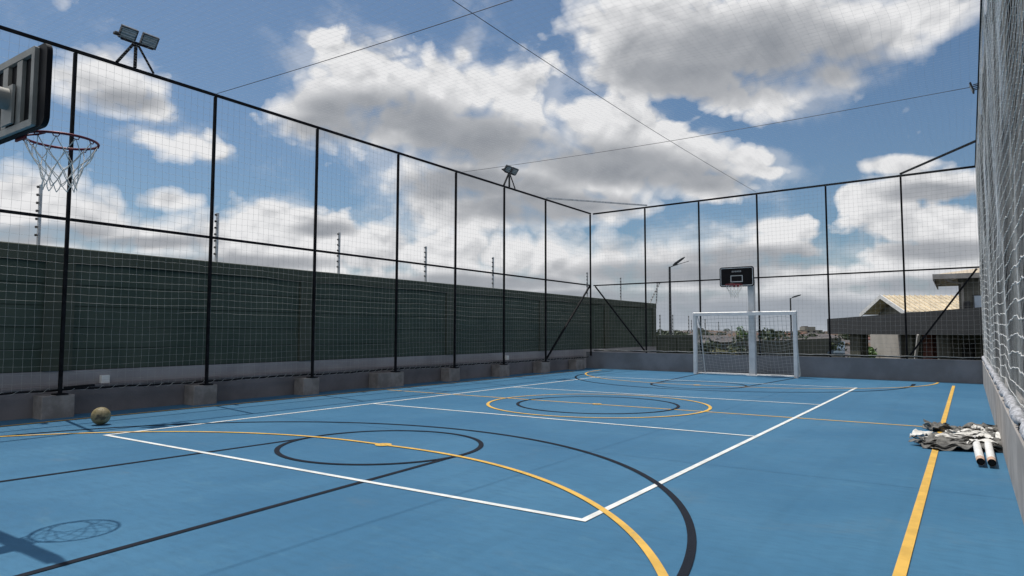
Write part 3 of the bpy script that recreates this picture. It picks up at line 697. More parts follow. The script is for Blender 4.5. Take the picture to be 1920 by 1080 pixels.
    # net: crossing cords, diamonds
    lv = [(0.0, R_*0.98), (0.085, 0.168), (0.15, 0.125), (0.205, 0.102), (0.255, 0.092), (0.30, 0.098)]
    g_ = random.Random(5); mb = MB(); n = 12; node = {}
    for li, (dz, r) in enumerate(lv):
        for k in range(n):
            ph = 2*PI*(k+(0.5 if li % 2 else 0))/n
            j = lambda s: g_.uniform(-s, s)
            node[li, k] = Vector((r*math.cos(ph)+j(.006)*(li > 0), cy+r*math.sin(ph)+j(.006)*(li > 0), zr-0.018-dz+j(.008)*(li > 0)))
    for li in range(len(lv)-1):
        for k in range(n):
            nb = ((k, (k-1) % n) if li % 2 == 0 else (k, (k+1) % n))
            for q in nb:
                a, b = node[li, k], node[li+1, q]; md = (a+b)/2+Vector((g_.uniform(-.004,.004), g_.uniform(-.004,.004), -0.004))
                mb.tube([a, md, b], 0.0030, 5)
    mb.build('hoop_net', M_strap, t)
    return t
hoop((-0.185, -7.455, 0), 0, 'near basketball goal seen from behind at the left picture edge', 0.03, -0.62, 0.04)
pc = aty(1381, 518, 8.02)
hb = hoop((pc.x, 8.02, 0), PI, 'far basketball goal with black backboard standing behind the football goal', -(0.13-pc.x), -0.33)

# ---------------------------------------------------------------- football goal
GP0, GP1 = Vector((-1.29, 8.20, 0)), Vector((1.22, 8.00, 0))
gx = (GP1-GP0).normalized(); gn = Vector((-gx.y, gx.x, 0)); GH = 1.555
t = empty('football_goal', GP0, math.atan2(gx.y, gx.x), label='small white football goal with white net at the far end', cat='football goal')
GW = (GP1-GP0).length
for x in (0, GW):
    mb = MB(); mb.cbox((x-0.045, -0.045, 0), (x+0.045, 0.045, GH-0.046), 0.012); mb.build('goal_post', M_white, t)
mb = MB(); mb.cbox((-0.045, -0.045, GH-0.045), (GW+0.045, 0.045, GH+0.045), 0.012); mb.build('crossbar', M_white, t)
for x in (0.05, GW-0.05):
    mb = MB(); mb.tube([(x, 0.03, GH-0.02), (x+0.0, 0.22, GH-0.35), (x, 0.50, 0.02)], 0.014, 6); mb.build('back_stay', M_pole, t)
    mb = MB(); mb.tube([(x, 0.04, 0.018), (x, 0.50, 0.018)], 0.016, 6); mb.build('ground_bar', M_white, t)
mb = MB(); mb.tube([(0.05, 0.50, 0.018), (GW-0.05, 0.50, 0.018)], 0.016, 6); mb.build('ground_bar', M_white, t)
nu, nv = 26, 19
prof = lambda s: (0.03+0.47*s**1.25, (GH-0.03)*(1-s))
polys = []; GG = np.zeros((nu, nv, 3))
bn = smooth_noise(nu, nv, 5, 91)*0.02; wz = smooth_noise(nu, nv, 4, 92)*0.016
for i in range(nu):
    for j in range(nv):
        s = j/(nv-1); y, z = prof(s); u = i/(nu-1)
        GG[i, j] = (0.03+(GW-0.06)*u, y+bn[i, j]*(0 < j < nv-1), max(0.02, z-0.07*math.sin(PI*u*2)**2*math.sin(PI*s)*(0.4+s)+wz[i, j]*(0 < j < nv-1)))
polys = [GG[i] for i in range(nu)]+[GG[:, j] for j in range(nv)]
for x in (0.03, GW-0.03):      # side nets
    for k in range(1, 6):
        f = k/6; polys.append(np.array([(x, 0.03+(prof(s)[0]-0.03)*f, prof(s)[1]) for s in np.linspace(0.05, 1, 12)]))
    for j in range(2, nv-1):
        s = j/(nv-1); y, z = prof(s); polys.append(np.array([(x, 0.03+(y-0.03)*q, z-0.03*math.sin(PI*q)*s) for q in np.linspace(0, 1, 5)]))
V, F = strands(polys, 0.0034); npmesh('goal_net', V, F, M_netw, t)
mb = MB(); mb.tube([(0.03+(GW-0.06)*k/40, 0.055+0.47*abs(math.sin(k*0.9))*0.05+0.0, 0.026) for k in range(41)], 0.010, 5); mb.build('ground_bar', M_white, t)

# ---------------------------------------------------------------- ball
def ball():
    t = empty('football', (-3.68, -5.30, 0.0), label='worn tan football lying on the blue floor beside the left wall', cat='ball')
    me = MB(); n, mm = 40, 24; R_ = 0.101; V = []; F = []
    # flattened a little, panels as grooves
    ico = [Vector(v).normalized() for v in [(0,1,1.618),(0,-1,1.618),(0,1,-1.618),(0,-1,-1.618),(1,1.618,0),(-1,1.618,0),(1,-1.618,0),(-1,-1.618,0),(1.618,0,1),(1.618,0,-1),(-1.618,0,1),(-1.618,0,-1)]]
    for i in range(mm*2+1):
        th = PI*i/(mm*2)
        for k in range(n*2):
            ph = PI*k/n; d = Vector((math.sin(th)*math.cos(ph), math.sin(th)*math.sin(ph), math.cos(th)))
            ds = sorted([(d-c).length for c in ico]); e = ds[1]-ds[0]; gr = 0.0022*math.exp(-(e/0.03)**2)
            V.append(d*(R_-gr))
    w_ = n*2
    for i in range(mm*2):
        for k in range(w_): F.append((i*w_+k, (i+1)*w_+k, (i+1)*w_+(k+1)%w_, i*w_+(k+1)%w_))
    me.add(V, F, True)
    m = mat('worn_ball_skin', (0.20, 0.16, 0.07), 0.55, 0, 0.2, 14, 0.3, 60, col2=(0.34, 0.28, 0.16))
    tt = m.node_tree; b = tt.nodes['Principled BSDF']; src = b.inputs['Base Color'].links[0].from_socket
    tcn = N(tt, 'ShaderNodeTexCoord'); nn = N(tt, 'ShaderNodeTexNoise'); nn.inputs['Scale'].default_value = 8; nn.inputs['Detail'].default_value = 5; L(tt, tcn.outputs['Object'], nn.inputs['Vector'])
    L(tt, mixc(tt, sstep(tt, nn.outputs['Fac'], 0.52, 0.66), src, (0.06, 0.05, 0.03)), b.inputs['Base Color'])
    o = me.build('ball_skin', m, t, (0, 0, 0.101)); o.rotation_euler = (0.4, 0.2, 0.5)
    mb = MB(); mb.tube([(0.0,0,0.0995),(0,0,0.1018)], 0.004, 8); v = mb.build('valve', M_ins, t, (0, 0, 0.101)); v.rotation_euler = (1.2, 0.3, -0.6)
ball()

# ---------------------------------------------------------------- folded sports net and white poles by the right wall
def ribbon(mb, pts, w, thick=0.006, wob=0.0, seed=0, tilt=0.5, flat=0.0):
    g_ = random.Random(seed); K = len(pts); P = [Vector(p) for p in pts]
    # densify (catmull)
    Q = []
    for i in range(K-1):
        p0, p1, p2, p3 = P[max(i-1,0)], P[i], P[i+1], P[min(i+2,K-1)]
        for s in range(10):
            u = s/10; Q.append(0.5*((2*p1)+(p2-p0)*u+(2*p0-5*p1+4*p2-p3)*u*u+(-p0+3*p1-3*p2+p3)*u**3))
    Q.append(P[-1]); rows = []; nW = 7
    ph = g_.uniform(0, 6)
    for i, q in enumerate(Q):
        d = (Q[min(i+1, len(Q)-1)]-Q[max(i-1, 0)]).normalized(); s = d.cross(Vector((0,0,1))).normalized()
        tl = tilt*math.sin(i*0.23+ph)+0.3*math.sin(i*0.61+ph*2)
        a = s*math.cos(tl)+Vector((0,0,1))*math.sin(tl)*(1-flat)
        nn_ = a.cross(d).normalized()
        row = []
        for k in range(nW):
            u = k/(nW-1)-0.5
            pz = q+a*(u*w)+nn_*(wob*math.sin(k*2.1+i*0.5+ph)+wob*0.7*math.sin(k*4.3-i*0.9))
            pz.z = max(0.004+0.002*k % 3*0.001, pz.z); row.append(pz)
        rows.append(row)
    V = [p for r in rows for p in r]; nV = len(V); V += [p+Vector((0,0,thick)) for p in V]; F = []
    for i in range(len(rows)-1):
        for k in range(nW-1):
            a = i*nW+k; F.append((a+1, a, a+nW, a+nW+1)); F.append((nV+a, nV+a+1, nV+a+nW+1, nV+a+nW))
        F.append((i*nW, nV+i*nW, nV+(i+1)*nW, (i+1)*nW)); a = i*nW+nW-1; F.append((nV+a, a, a+nW, nV+a+nW))
    mb.add(V, F, True)
t = empty('folded_sports_net', (4.5, -0.9, 0), label='crumpled grey sports net with white tapes heaped against the right wall', cat='sports net')
mb = MB(); g_ = random.Random(3)
# long folded part lying towards the yellow line
for k in range(16):
    y0 = -0.62+g_.uniform(-0.30, 0.42); x0 = -0.33+abs(y0+0.5)*0.25+g_.uniform(-.04, .10)
    pts = []; n_ = 6
    for i in range(n_):
        u = i/(n_-1); pts.append((x0+u*(0.62-x0*0.3)+g_.uniform(-.02,.02), y0+g_.uniform(-.07,.07)+u*0.35, 0.015+0.012*(k % 5)+0.02*math.sin(PI*u)+g_.uniform(0,.015)))
    ribbon(mb, pts, g_.uniform(0.09, 0.18), 0.004, 0.005, k, 0.28)
mb.build('folded_mesh', M_cloth, t)
for k in range(7):
    mb = MB(); y0 = -0.55+k*0.12; ribbon(mb, [(-0.25+.06*k, y0, .085), (-0.12+.06*k+g_.uniform(-.03,.03), y0+.05, .11), (0.02+.05*k, y0+.10+g_.uniform(-.05,.05), .10), (0.12+.03*k, y0+.16, .09)], 0.03+0.02*(k % 2), 0.004, 0.004, 60+k, 0.6); mb.build('white_tape', M_strap, t)
mb = MB()
for k in range(26):
    c = Vector((0.18+g_.uniform(-.22,.16), 0.15+g_.uniform(-.75,.85), 0.02+g_.uniform(0, .06))); pts = []; a = g_.uniform(0, 6.28)
    for i in range(5):
        a += g_.uniform(-1.1, 1.1); c = c+Vector((math.cos(a)*0.10, math.sin(a)*0.11, g_.uniform(-.02, .02)))
        c.z = max(0.010, min(0.10, c.z)); c.x = max(-0.25, min(0.31, c.x)); pts.append(c.copy())
    ribbon(mb, pts, g_.uniform(0.08, 0.17), 0.004, 0.007, 100+k, 0.5)
mb.build('crumpled_mesh', M_cloth, t)
def fl(px, py, z=0.0):
    v = ray(px, py); k = (z-CAMPOS.z)/v.z; return CAMPOS+v*k-Vector((4.5,-0.9,0))
mb = MB()
ribbon(mb, [fl(1737,826,.05), fl(1765,831,.05), fl(1795,833,.05), fl(1815,825,.08), fl(1845,822,.10), fl(1872,829,.08)], 0.10, 0.004, 0.002, 7, 0.25); mb.build('white_tape', M_strap, t)
t.scale = (1, 0.9, 0.72)
mb = MB(); ribbon(mb, [fl(1719,815,.03), fl(1724,810,.05), fl(1736,806,.05)], 0.14, 0.004, 0.006, 8, 0.3); mb.build('white_tape', M_strap, t)
for k, q in enumerate([[(1772,805,.10),(1784,802,.12),(1794,808,.09)], [(1796,806,.10),(1812,799,.13),(1826,805,.10)], [(1845,800,.12),(1855,795,.15),(1866,800,.12)], [(1866,805,.12),(1874,815,.10),(1873,826,.06)], [(1822,795,.13),(1834,790,.16),(1842,799,.12)], [(1830,812,.13),(1845,808,.14),(1858,816,.12)]]):
    mb = MB(); ribbon(mb, [fl(*a_) for a_ in q], 0.06, 0.004, 0.008, 20+k, 0.5); mb.build('white_tape', M_strap, t)
for k, (a_, b_) in enumerate((((1831,832), (1839,866)), ((1853,832), (1860,868)))):
    t2 = empty('white_pole', tuple(fl(*b_)+Vector((4.5,-0.9,0))), label=['left one of the two white tubes poking out of the net heap', 'right one of the two white tubes, next to the wall'][k], cat='tube', group='white tubes lying by the net heap')
    e = fl(*b_, .045)+Vector((4.5,-0.9,0)); s_ = fl(*a_, .05)+Vector((4.5,-0.9,0)); e.z = 0.046; s_.z = 0.046; o0 = t2.location
    d = (s_-e).normalized(); Ro = 0.030
    mb = MB(); mb.tube([e-o0, e+d*0.16-o0, e+d*0.162-o0], [Ro*0.97, Ro*0.97, Ro*0.9], 20, caps=False); mb.build('end_sleeve', M_pipeend, t2)
    mb = MB(); mb.tube([e+d*0.150-o0, e+d*0.152-o0, s_+d*0.7-o0], [Ro*0.9, Ro*1.03, Ro*1.03], 20, caps=False); mb.tube([s_+d*0.7-o0, s_+d*0.701-o0], Ro*1.02, 20); mb.build('tube_wall', M_plastic, t2)
    mb = MB(); mb.tube([e-o0+d*0.002, e+d*0.30-o0], Ro*0.90, 20, caps=False); mb.tube([e+d*0.012-o0, e+d*0.02-o0], Ro*0.89, 20); mb.build('hollow', M_dark, t2)

# ---------------------------------------------------------------- building on the right behind the net
t = empty('side_building', (5.35, 0, 0), label='dark grey clad building with pale windows close behind the right net', cat='building')
mb = MB(); 
y = -12.0; k = 0
g_ = random.Random(9)
mb.box((-0.25, -12, -1.6), (5, 8.36, 6.2)); mb.build('wall', M_facade, t)
for y in (7.9, 6.6, 5.2, 3.7, 2.4, 0.5, -0.7, -3.0, -4.6):
    mb = MB(); mb.box((-0.285, y, 0.3), (-0.251, y+0.14, 6.0)); mb.build('pilaster', M_hwall, t)
for (y0, y1, z0, z1) in ((0.85,2.1,4.15,5.7), (-2.45,-1.15,3.2,4.5), (-2.4,-1.2,1.85,3.05), (0.9,2.1,2.4,3.7), (4.0,5.1,3.0,4.4), (-4.4,-3.2,2.4,4.4)):
    mb = MB(); mb.box((-0.278, y0-.05, z0-.05), (-0.2515, y1+.05, z0)); mb.box((-0.278, y0-.05, z1), (-0.2515, y1+.05, z1+.05)); mb.box((-0.278, y0-.05, z0), (-0.2515, y0, z1)); mb.box((-0.278, y1, z0), (-0.2515, y1+.05, z1)); wf = mb.build('window', M_lampb, t)
    mb = MB(); mb.box((-0.268, y0, z0), (-0.2512, y1, z1)); mb.build('pane', M_pane, wf)
    mb = MB(); mb.bar((-0.29, y0+0.1, z0-0.02), (-0.31, y0+0.1, z0+0.22), 0.02); mb.build('stay', M_lampb, wf)
mb = MB(); mb.cbox((-0.28, -12, 6.2), (5.05, 8.4, 6.4), 0.01); mb.build('roof_edge', M_gut, t)

# ---------------------------------------------------------------- carport with charcoal fascia and house behind
def hexm(P): mb = MB(); mb.hexa(P); return mb
A = at(1551, 610, 31); B = at(1845, 600, 16.5)
ax = Vector((B.x-A.x, B.y-A.y, 0)).normalized(); B = B+ax*1.5; nb = Vector((-ax.y, ax.x, 0))
if nb.y < 0 and nb.x < 0: nb = -nb
if (A-CAMPOS).dot(nb) < 0: nb = -nb
zb, zt = 1.03, 1.72
t = empty('carport', (A.x, A.y, -1.6), label='long dark carport with a deep charcoal fascia beyond the right half of the end fence', cat='carport')
inv = Matrix.Translation((-A.x, -A.y, 1.6))
def cp(name, mb, m): o = mb.build(name, m, t); o.matrix_parent_inverse = inv; return o
z3 = lambda p, z: Vector((p.x, p.y, z))
cp('fascia', hexm([z3(A,zb), z3(B,zb), z3(B+nb*0.12,zb), z3(A+nb*0.12,zb), z3(A,zt), z3(B,zt), z3(B+nb*0.12,zt), z3(A+nb*0.12,zt)]), M_fascia)
A2, B2 = A+nb*0.13, B+nb*0.13
cp('roof_slab', hexm([z3(A2,zb+.05), z3(B2,zb+.05), z3(B2+nb*5,zb+.05), z3(A2+nb*5,zb+.05), z3(A2,zb+.3), z3(B2,zb+.3), z3(B2+nb*5,zb+.3), z3(A2+nb*5,zb+.3)]), M_fascia)
def along(px):   # point on A-B line at the pixel column
    v = ray(px, 620); v = Vector((v.x, v.y)); a = Vector((A.x-CAMPOS.x, A.y-CAMPOS.y)); u = Vector((ax.x, ax.y))
    det = v.x*(-u.y)+u.x*v.y; s = (v.x*a.y-v.y*a.x)/det if abs(det) > 1e-9 else 0
    # solve C + v*k = A + u*s
    k = (a.x*(-u.y)+u.x*a.y)/det; P = CAMPOS+Vector((v.x, v.y, 0))*k; return Vector((P.x, P.y, 0))
for p0, p1, m in ((1583,1602,M_olive), (1688,1697,M_olive), (1742,1745,M_hwall)):
    a, b = along(p0), along(p1); a += nb*0.2; b += nb*0.2; cp('pillar', hexm([z3(a,-4), z3(b,-4), z3(b+nb*.3,-4), z3(a+nb*.3,-4), z3(a,zb), z3(b,zb), z3(b+nb*.3,zb), z3(a+nb*.3,zb)]), m)
def panel(p0, p1, y0, y1, off, m, name):
    kk = 1+off*0.07; cb = Vector((CAMPOS.x, CAMPOS.y, 0)); a, b = cb+(along(p0)-cb)*kk, cb+(along(p1)-cb)*kk; da = (a-CAMPOS).dot(DV); db = (b-CAMPOS).dot(DV)
    zt_ = CAMPOS.z+(623.5-y0)/FPX*da; zt2 = CAMPOS.z+(623.5-y0)/FPX*db
    return cp(name, hexm([z3(a,-4), z3(b,-4), z3(b+nb*.12,-4), z3(a+nb*.12,-4), z3(a,zt_), z3(b,zt2), z3(b+nb*.12,zt2), z3(a+nb*.12,zt_)]), m)
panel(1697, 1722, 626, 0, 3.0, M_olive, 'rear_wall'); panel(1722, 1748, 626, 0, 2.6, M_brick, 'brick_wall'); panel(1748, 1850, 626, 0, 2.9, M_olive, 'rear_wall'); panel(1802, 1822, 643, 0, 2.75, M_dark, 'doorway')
mb = MB(); a = along(1700); b = along(1722); mb.bar(z3(a,-1.3), z3(b,zb), 0.07); cp('diagonal_strut', mb, M_gut)
# cream wall panel beside carport
a = at(1632, 640, 36); b = at(1688, 640, 30)
t = empty('cream_wall', (a.x, a.y, -4), label='plain cream wall seen under the dark carport roof', cat='wall'); inv2 = Matrix.Translation((-a.x, -a.y, 4))
n_ = Vector((-(b-a).y, (b-a).x, 0)).normalized()
o = hexm([z3(a,-4), z3(b,-4), z3(b+n_*.2,-4), z3(a+n_*.2,-4), z3(a,1.15), z3(b,1.15), z3(b+n_*.2,1.15), z3(a+n_*.2,1.15)]).build('wall', M_cream, t); o.matrix_parent_inverse = inv2
q0 = a.lerp(b, 0.14); mb = MB(); k = -n_*0.01
mb.add([z3(q0,.22)+k, z3(q0+(b-a)*.13,.32)+k, z3(q0+(b-a)*.06,.20)+k, z3(q0+(b-a)*.12,.10)+k], [(0,1,2),(0,2,3)]); o = mb.build('wall_mark', M_fascia, t); o.matrix_parent_inverse = inv2

rh = Vector((RV.x, RV.y, 0)).normalized(); dh = Vector((-rh.y, rh.x, 0))
# gabled house (ridge parallel to the picture)
W_ = 5.0; D1 = 39.0; Xn = (1697-960)/FPX*D1; base = Vector((CAMPOS.x, CAMPOS.y, 0))
P = lambda x, d, z: base+rh*x+dh*d+Vector((0,0,z))
ze = CAMPOS.z+(623.5-583)/FPX*D1; zr_ = CAMPOS.z+(623.5-553)/FPX*(D1+2.5)
t = empty('gabled_house', tuple(P(Xn, D1, -3)), label='house with tan sheet roof and white bargeboards above the dark carport', cat='house'); inv3 = Matrix.Translation(-t.location)
def hp(name, mb, m, parent=None):
    o = mb.build(name, m, parent or t); 
    if parent is None: o.matrix_parent_inverse = inv3
    return o
Lr = 9.0; ov = 0.9
mb = MB(); x0, x1 = Xn+ov, Xn+Lr; d0, d1 = D1+0.5, D1+W_-0.5
mb.add([P(x0,d0,-4), P(x0,d1,-4), P(x0,d1,ze), P(x0,(d0+d1)/2,zr_-0.25), P(x0,d0,ze), P(x1,d0,-4), P(x1,d1,-4), P(x1,d1,ze), P(x1,(d0+d1)/2,zr_-0.25), P(x1,d0,ze)], [(0,1,2,3,4),(9,8,7,6,5),(0,4,9,5),(1,6,7,2),(4,3,8,9),(3,2,7,8)])
hp('wall', mb, M_hwall)
mb = MB(); dm = D1+W_/2
for (da, db) in ((D1, dm), (D1+W_, dm)):
    mb.hexa([P(Xn,da,ze-.06), P(Xn+Lr,da,ze-.06), P(Xn+Lr,db,zr_-.06), P(Xn,db,zr_-.06), P(Xn,da,ze), P(Xn+Lr,da,ze), P(Xn+Lr,db,zr_), P(Xn,db,zr_)])
roofm = mat('tan_roof_ribbed', (0.68, 0.58, 0.42), 0.5, 0, 0.10, 2, wave=('X', 1.7, 0.7)); 
_tn = roofm.node_tree; _mp = N(_tn, 'ShaderNodeMapping'); _mp.inputs['Rotation'].default_value = (0, 0, -math.atan2(rh.y, rh.x)); _w = [n for n in _tn.nodes if n.type == 'TEX_WAVE'][0]; _src = _w.inputs['Vector'].links[0].from_socket; L(_tn, _src, _mp.inputs[0]); L(_tn, _mp.outputs[0], _w.inputs['Vector'])
for k in range(28):
    xk = Xn+0.15+k*0.32; mb.hexa([P(xk,D1,ze+.001), P(xk+.06,D1,ze+.001), P(xk+.06,dm,zr_+.001), P(xk,dm,zr_+.001), P(xk,D1,ze+.05), P(xk+.06,D1,ze+.05), P(xk+.06,dm,zr_+.05), P(xk,dm,zr_+.05)])
rf = hp('roof', mb, roofm)
mb = MB()
for (da, db) in ((D1-.02, dm), (D1+W_+.02, dm)):
    mb.hexa([P(Xn-.06,da,ze-.24), P(Xn-.001,da,ze-.24), P(Xn-.001,db,zr_-.20), P(Xn-.06,db,zr_-.20), P(Xn-.06,da,ze+.03), P(Xn-.001,da,ze+.03), P(Xn-.001,db,zr_+.06), P(Xn-.06,db,zr_+.06)])
hp('bargeboard', mb, M_white)
mb = MB(); a = P(Xn, D1-.1, ze-.14); b = P(Xn+Lr, D1-.1, ze-.14); mb.bar(a, b, 0.12, 0.2); hp('gutter', mb, M_gut)
# taller house at right: its side wall runs away along the line of sight
D2 = 25.0; zf = lambda py: CAMPOS.z+(623.5-py)/FPX*D2
us = Vector((ray(1797, 560).x, ray(1797, 560).y, 0)).normalized(); vs2 = Vector((us.y, -us.x, 0)); c2 = at(1798, 560, D2); c2.z = 0
P = lambda x, d, z: c2+vs2*x+us*d+Vector((0,0,z))
t = empty('tall_house', tuple(P(0, 0, -3)), label='taller grey house with overhanging tan roof beside the right fence', cat='house'); inv3 = Matrix.Translation(-t.location)
Xc = 0; ztop = zf(513)
mb = MB(); mb.hexa([P(0,0,-4), P(6,0,-4), P(6,5,-4), P(0,5,-4), P(0,0,ztop), P(6,0,ztop), P(6,5,ztop), P(0,5,ztop)]); hp('wall', mb, M_hwall)
xe = -0.75; ye = -0.6; zE = zf(514)
mb = MB(); mb.hexa([P(xe,ye,zE-.06), P(6,ye,zE-.06), P(6,3,zE+.62), P(xe+1.6,3,zE+.42), P(xe,ye,zE), P(6,ye,zE), P(6,3,zE+.68), P(xe+1.6,3,zE+.48)]); mb.hexa([P(xe,6,zE-.06), P(6,6,zE-.06), P(6,3.01,zE+.61), P(xe+1.6,3.01,zE+.41), P(xe,6,zE), P(6,6,zE), P(6,3.01,zE+.67), P(xe+1.6,3.01,zE+.47)][::1])
mb.add([P(xe,ye,zE), P(xe+1.6,3,zE+.48), P(xe,6,zE)], [(0,1,2)])
hp('roof', mb, M_tan)
mb = MB(); mb.hexa([P(xe-.02,ye-.05,zE-.17), P(6,ye-.05,zE-.17), P(6,ye-.003,zE-.17), P(xe-.02,ye-.003,zE-.17), P(xe-.02,ye-.05,zE+.01), P(6,ye-.05,zE+.01), P(6,ye-.003,zE+.01), P(xe-.02,ye-.003,zE+.01)])
mb.hexa([P(xe-.04,ye,zE-.2), P(xe-.001,ye,zE-.2), P(xe-.001,6,zE-.2), P(xe-.04,6,zE-.2), P(xe-.04,ye,zE+.02), P(xe-.001,ye,zE+.02), P(xe-.001,6,zE+.02), P(xe-.04,6,zE+.02)])
hp('fascia', mb, M_gut)
mb = MB(); mb.tube([P(-.35,ye+.05,zE-.15), P(-.3,ye+.2,zE-.24), P(.12,-.1,zE-.34), P(.12,-.1,zf(600))], 0.045, 8); hp('downpipe', mb, M_gut)
D2 = 0
zf = lambda py: CAMPOS.z+(623.5-py)/FPX*24.6; xw0, xw1 = 0.42, 1.35
mb = MB(); mb.hexa([P(xw0,D2-.05,zf(579)), P(xw1,D2-.05,zf(579)), P(xw1,D2-.003,zf(579)), P(xw0,D2-.003,zf(579)), P(xw0,D2-.05,zf(551)), P(xw1,D2-.05,zf(551)), P(xw1,D2-.003,zf(551)), P(xw0,D2-.003,zf(551))]); wf = hp('window', mb, M_lampb)
mb = MB(); mb.hexa([P(xw0+.05,D2-.06,zf(577)), P(xw1,D2-.06,zf(577)), P(xw1,D2-.051,zf(577)), P(xw0+.05,D2-.051,zf(577)), P(xw0+.05,D2-.06,zf(553)), P(xw1,D2-.06,zf(553)), P(xw1,D2-.051,zf(553)), P(xw0+.05,D2-.051,zf(553))]); hp('blind', mb, M_pane)
xa0, xa1 = 0.16, 0.34
mb = MB(); mb.hexa([P(xa0,D2-.25,zf(577)), P(xa1,D2-.25,zf(577)), P(xa1,D2-.003,zf(577)), P(xa0,D2-.003,zf(577)), P(xa0,D2-.25,zf(563)), P(xa1,D2-.25,zf(563)), P(xa1,D2-.003,zf(563)), P(xa0,D2-.003,zf(563))]); hp('air_conditioner', mb, M_lampb)

# ---------------------------------------------------------------- street lamps
def lamp(px, ty, dep, label, s=1.0, two=True):
    top = at(px, ty, dep); b = Vector((top.x, top.y, -4.0))
    t = empty('street_lamp', tuple(b), math.atan2(rh.y, rh.x), label=label, cat='street lamp', group='street lamps beyond the end fence')
    h = top.z-b.z
    mb = MB(); mb.tube([(0,0,0), (0,0,h*0.5), (0,0,h)], [0.09*s, 0.075*s, 0.05*s], 10); mb.build('pole', M_lampb, t)
    mb = MB(); mb.tube([(0,0,h-.03), (0.15*s,0,h+.03*s), (0.38*s,0,h+0.10*s)], 0.025*s, 6); mb.build('arm', M_lampb, t)
    mb = MB(); ang = 0.62 if two else 0.3
    d = Vector((math.cos(ang), 0, math.sin(ang))); u = Vector((-d.z, 0, d.x)); c0 = Vector((0.16*s, 0, h+0.06*s)); yy = Vector((0,1,0))
    ring = lambda k, w, th: [c0+d*k*s-yy*w*s-u*th*s, c0+d*k*s+yy*w*s-u*th*s, c0+d*k*s+yy*w*s+u*th*s, c0+d*k*s-yy*w*s+u*th*s]
    rs = [ring(0.0,.04,.03), ring(.18,.10,.06), ring(.55,.11,.045), ring(.68,.07,.02)]; 
    V = [p for r in rs for p in r]; F = [(3,2,1,0), (12,13,14,15)]
    for i in range(3):
        for k in range(4): F.append((i*4+k, i*4+(k+1)%4, i*4+4+(k+1)%4, i*4+4+k))
    mb.add(V, F); mb.build('lamp_head', M_lampb, t)
    if two:
        mb = MB(); c1 = Vector((0.2*s, 0, h+0.05*s)); mb.bar(c1, c1+Vector((0.72*s, 0.1, 0.22*s)), 0.16*s, 0.025); mb.build('solar_panel', M_lampb, t)
lamp(1255.5, 500, 32, 'taller street lamp with a tilted panel rising above the low wall')
lamp(1482, 559, 52, 'smaller street lamp with a short arm rising behind the right goal post', 1.0, False)

# ---------------------------------------------------------------- trees
def tree(pos, h, cw, ch, m, label, group=None, seed=0, nl=900, ls=0.10, name='tree'):
    g_ = np.random.default_rng(seed); t = empty(name, tuple(pos), label=label, cat='tree' if name == 'tree' else 'bush', group=group)
    mb = MB(); top = h-ch*0.4; mb.tube([(0,0,0), (0.05*h*0.2,0,top*0.5), (0,0.02*h,top)], [0.05*h*0.6, 0.04*h*0.6, 0.02*h*0.6], 7)
    for k in range(5):
        a = k*1.257+seed; mb.tube([(0,0,top*0.6), (math.cos(a)*cw*0.18, math.sin(a)*cw*0.18, top*0.8), (math.cos(a)*cw*0.36, math.sin(a)*cw*0.36, h-ch*0.45)], [0.02*h*.6, 0.014*h*.6, 0.006*h*.6], 5)
    mb.build('trunk', M_bark, t)
    nc = 11; cs = []
    for k in range(nc):
        a = g_.uniform(0, 6.28); r = cw*0.5*g_.uniform(0.1, 0.72); z = h-ch*g_.uniform(0.18, 0.85); cs.append((math.cos(a)*r, math.sin(a)*r, z, g_.uniform(0.16, 0.30)))
    cs = np.array(cs); idx = g_.integers(0, nc, nl); d = g_.normal(size=(nl, 3)); d /= np.linalg.norm(d, axis=1, keepdims=True)
    rr = g_.uniform(0.55, 1.05, nl)[:, None]
    c = cs[idx, :3]+d*rr*cs[idx, 3:]*np.array([cw, cw, ch*0.9])
    n1_ = g_.normal(size=(nl, 3)); n1_ /= np.linalg.norm(n1_, axis=1, keepdims=True); n2_ = np.cross(n1_, g_.normal(size=(nl, 3))); n2_ /= np.linalg.norm(n2_, axis=1, keepdims=True)
    s = g_.uniform(0.6, 1.4, nl)[:, None]*ls
    V = np.stack([c-n1_*s, c-n2_*s*0.6, c+n1_*s, c+n2_*s*0.6], 1).reshape(-1, 3); F = np.arange(nl*4).reshape(-1, 4)
    o = npmesh('crown', V, F, m, t); o.data.polygons.foreach_set('use_smooth', np.zeros(len(F), bool))
    return t
def gpos(px, dep):
    p = at(px, 640, dep); return Vector((p.x, p.y, hgt(p.x, p.y)))
def topz(py, dep): return CAMPOS.z+(623.5-py)/FPX*dep
p = gpos(1397, 48); tree(p, topz(605, 48)-p.z, 1.25, 2.2, M_leafb, 'bright green tree rising above the rest left of the white goal pole', 'trees beyond the court', 3, 1500, 0.09)
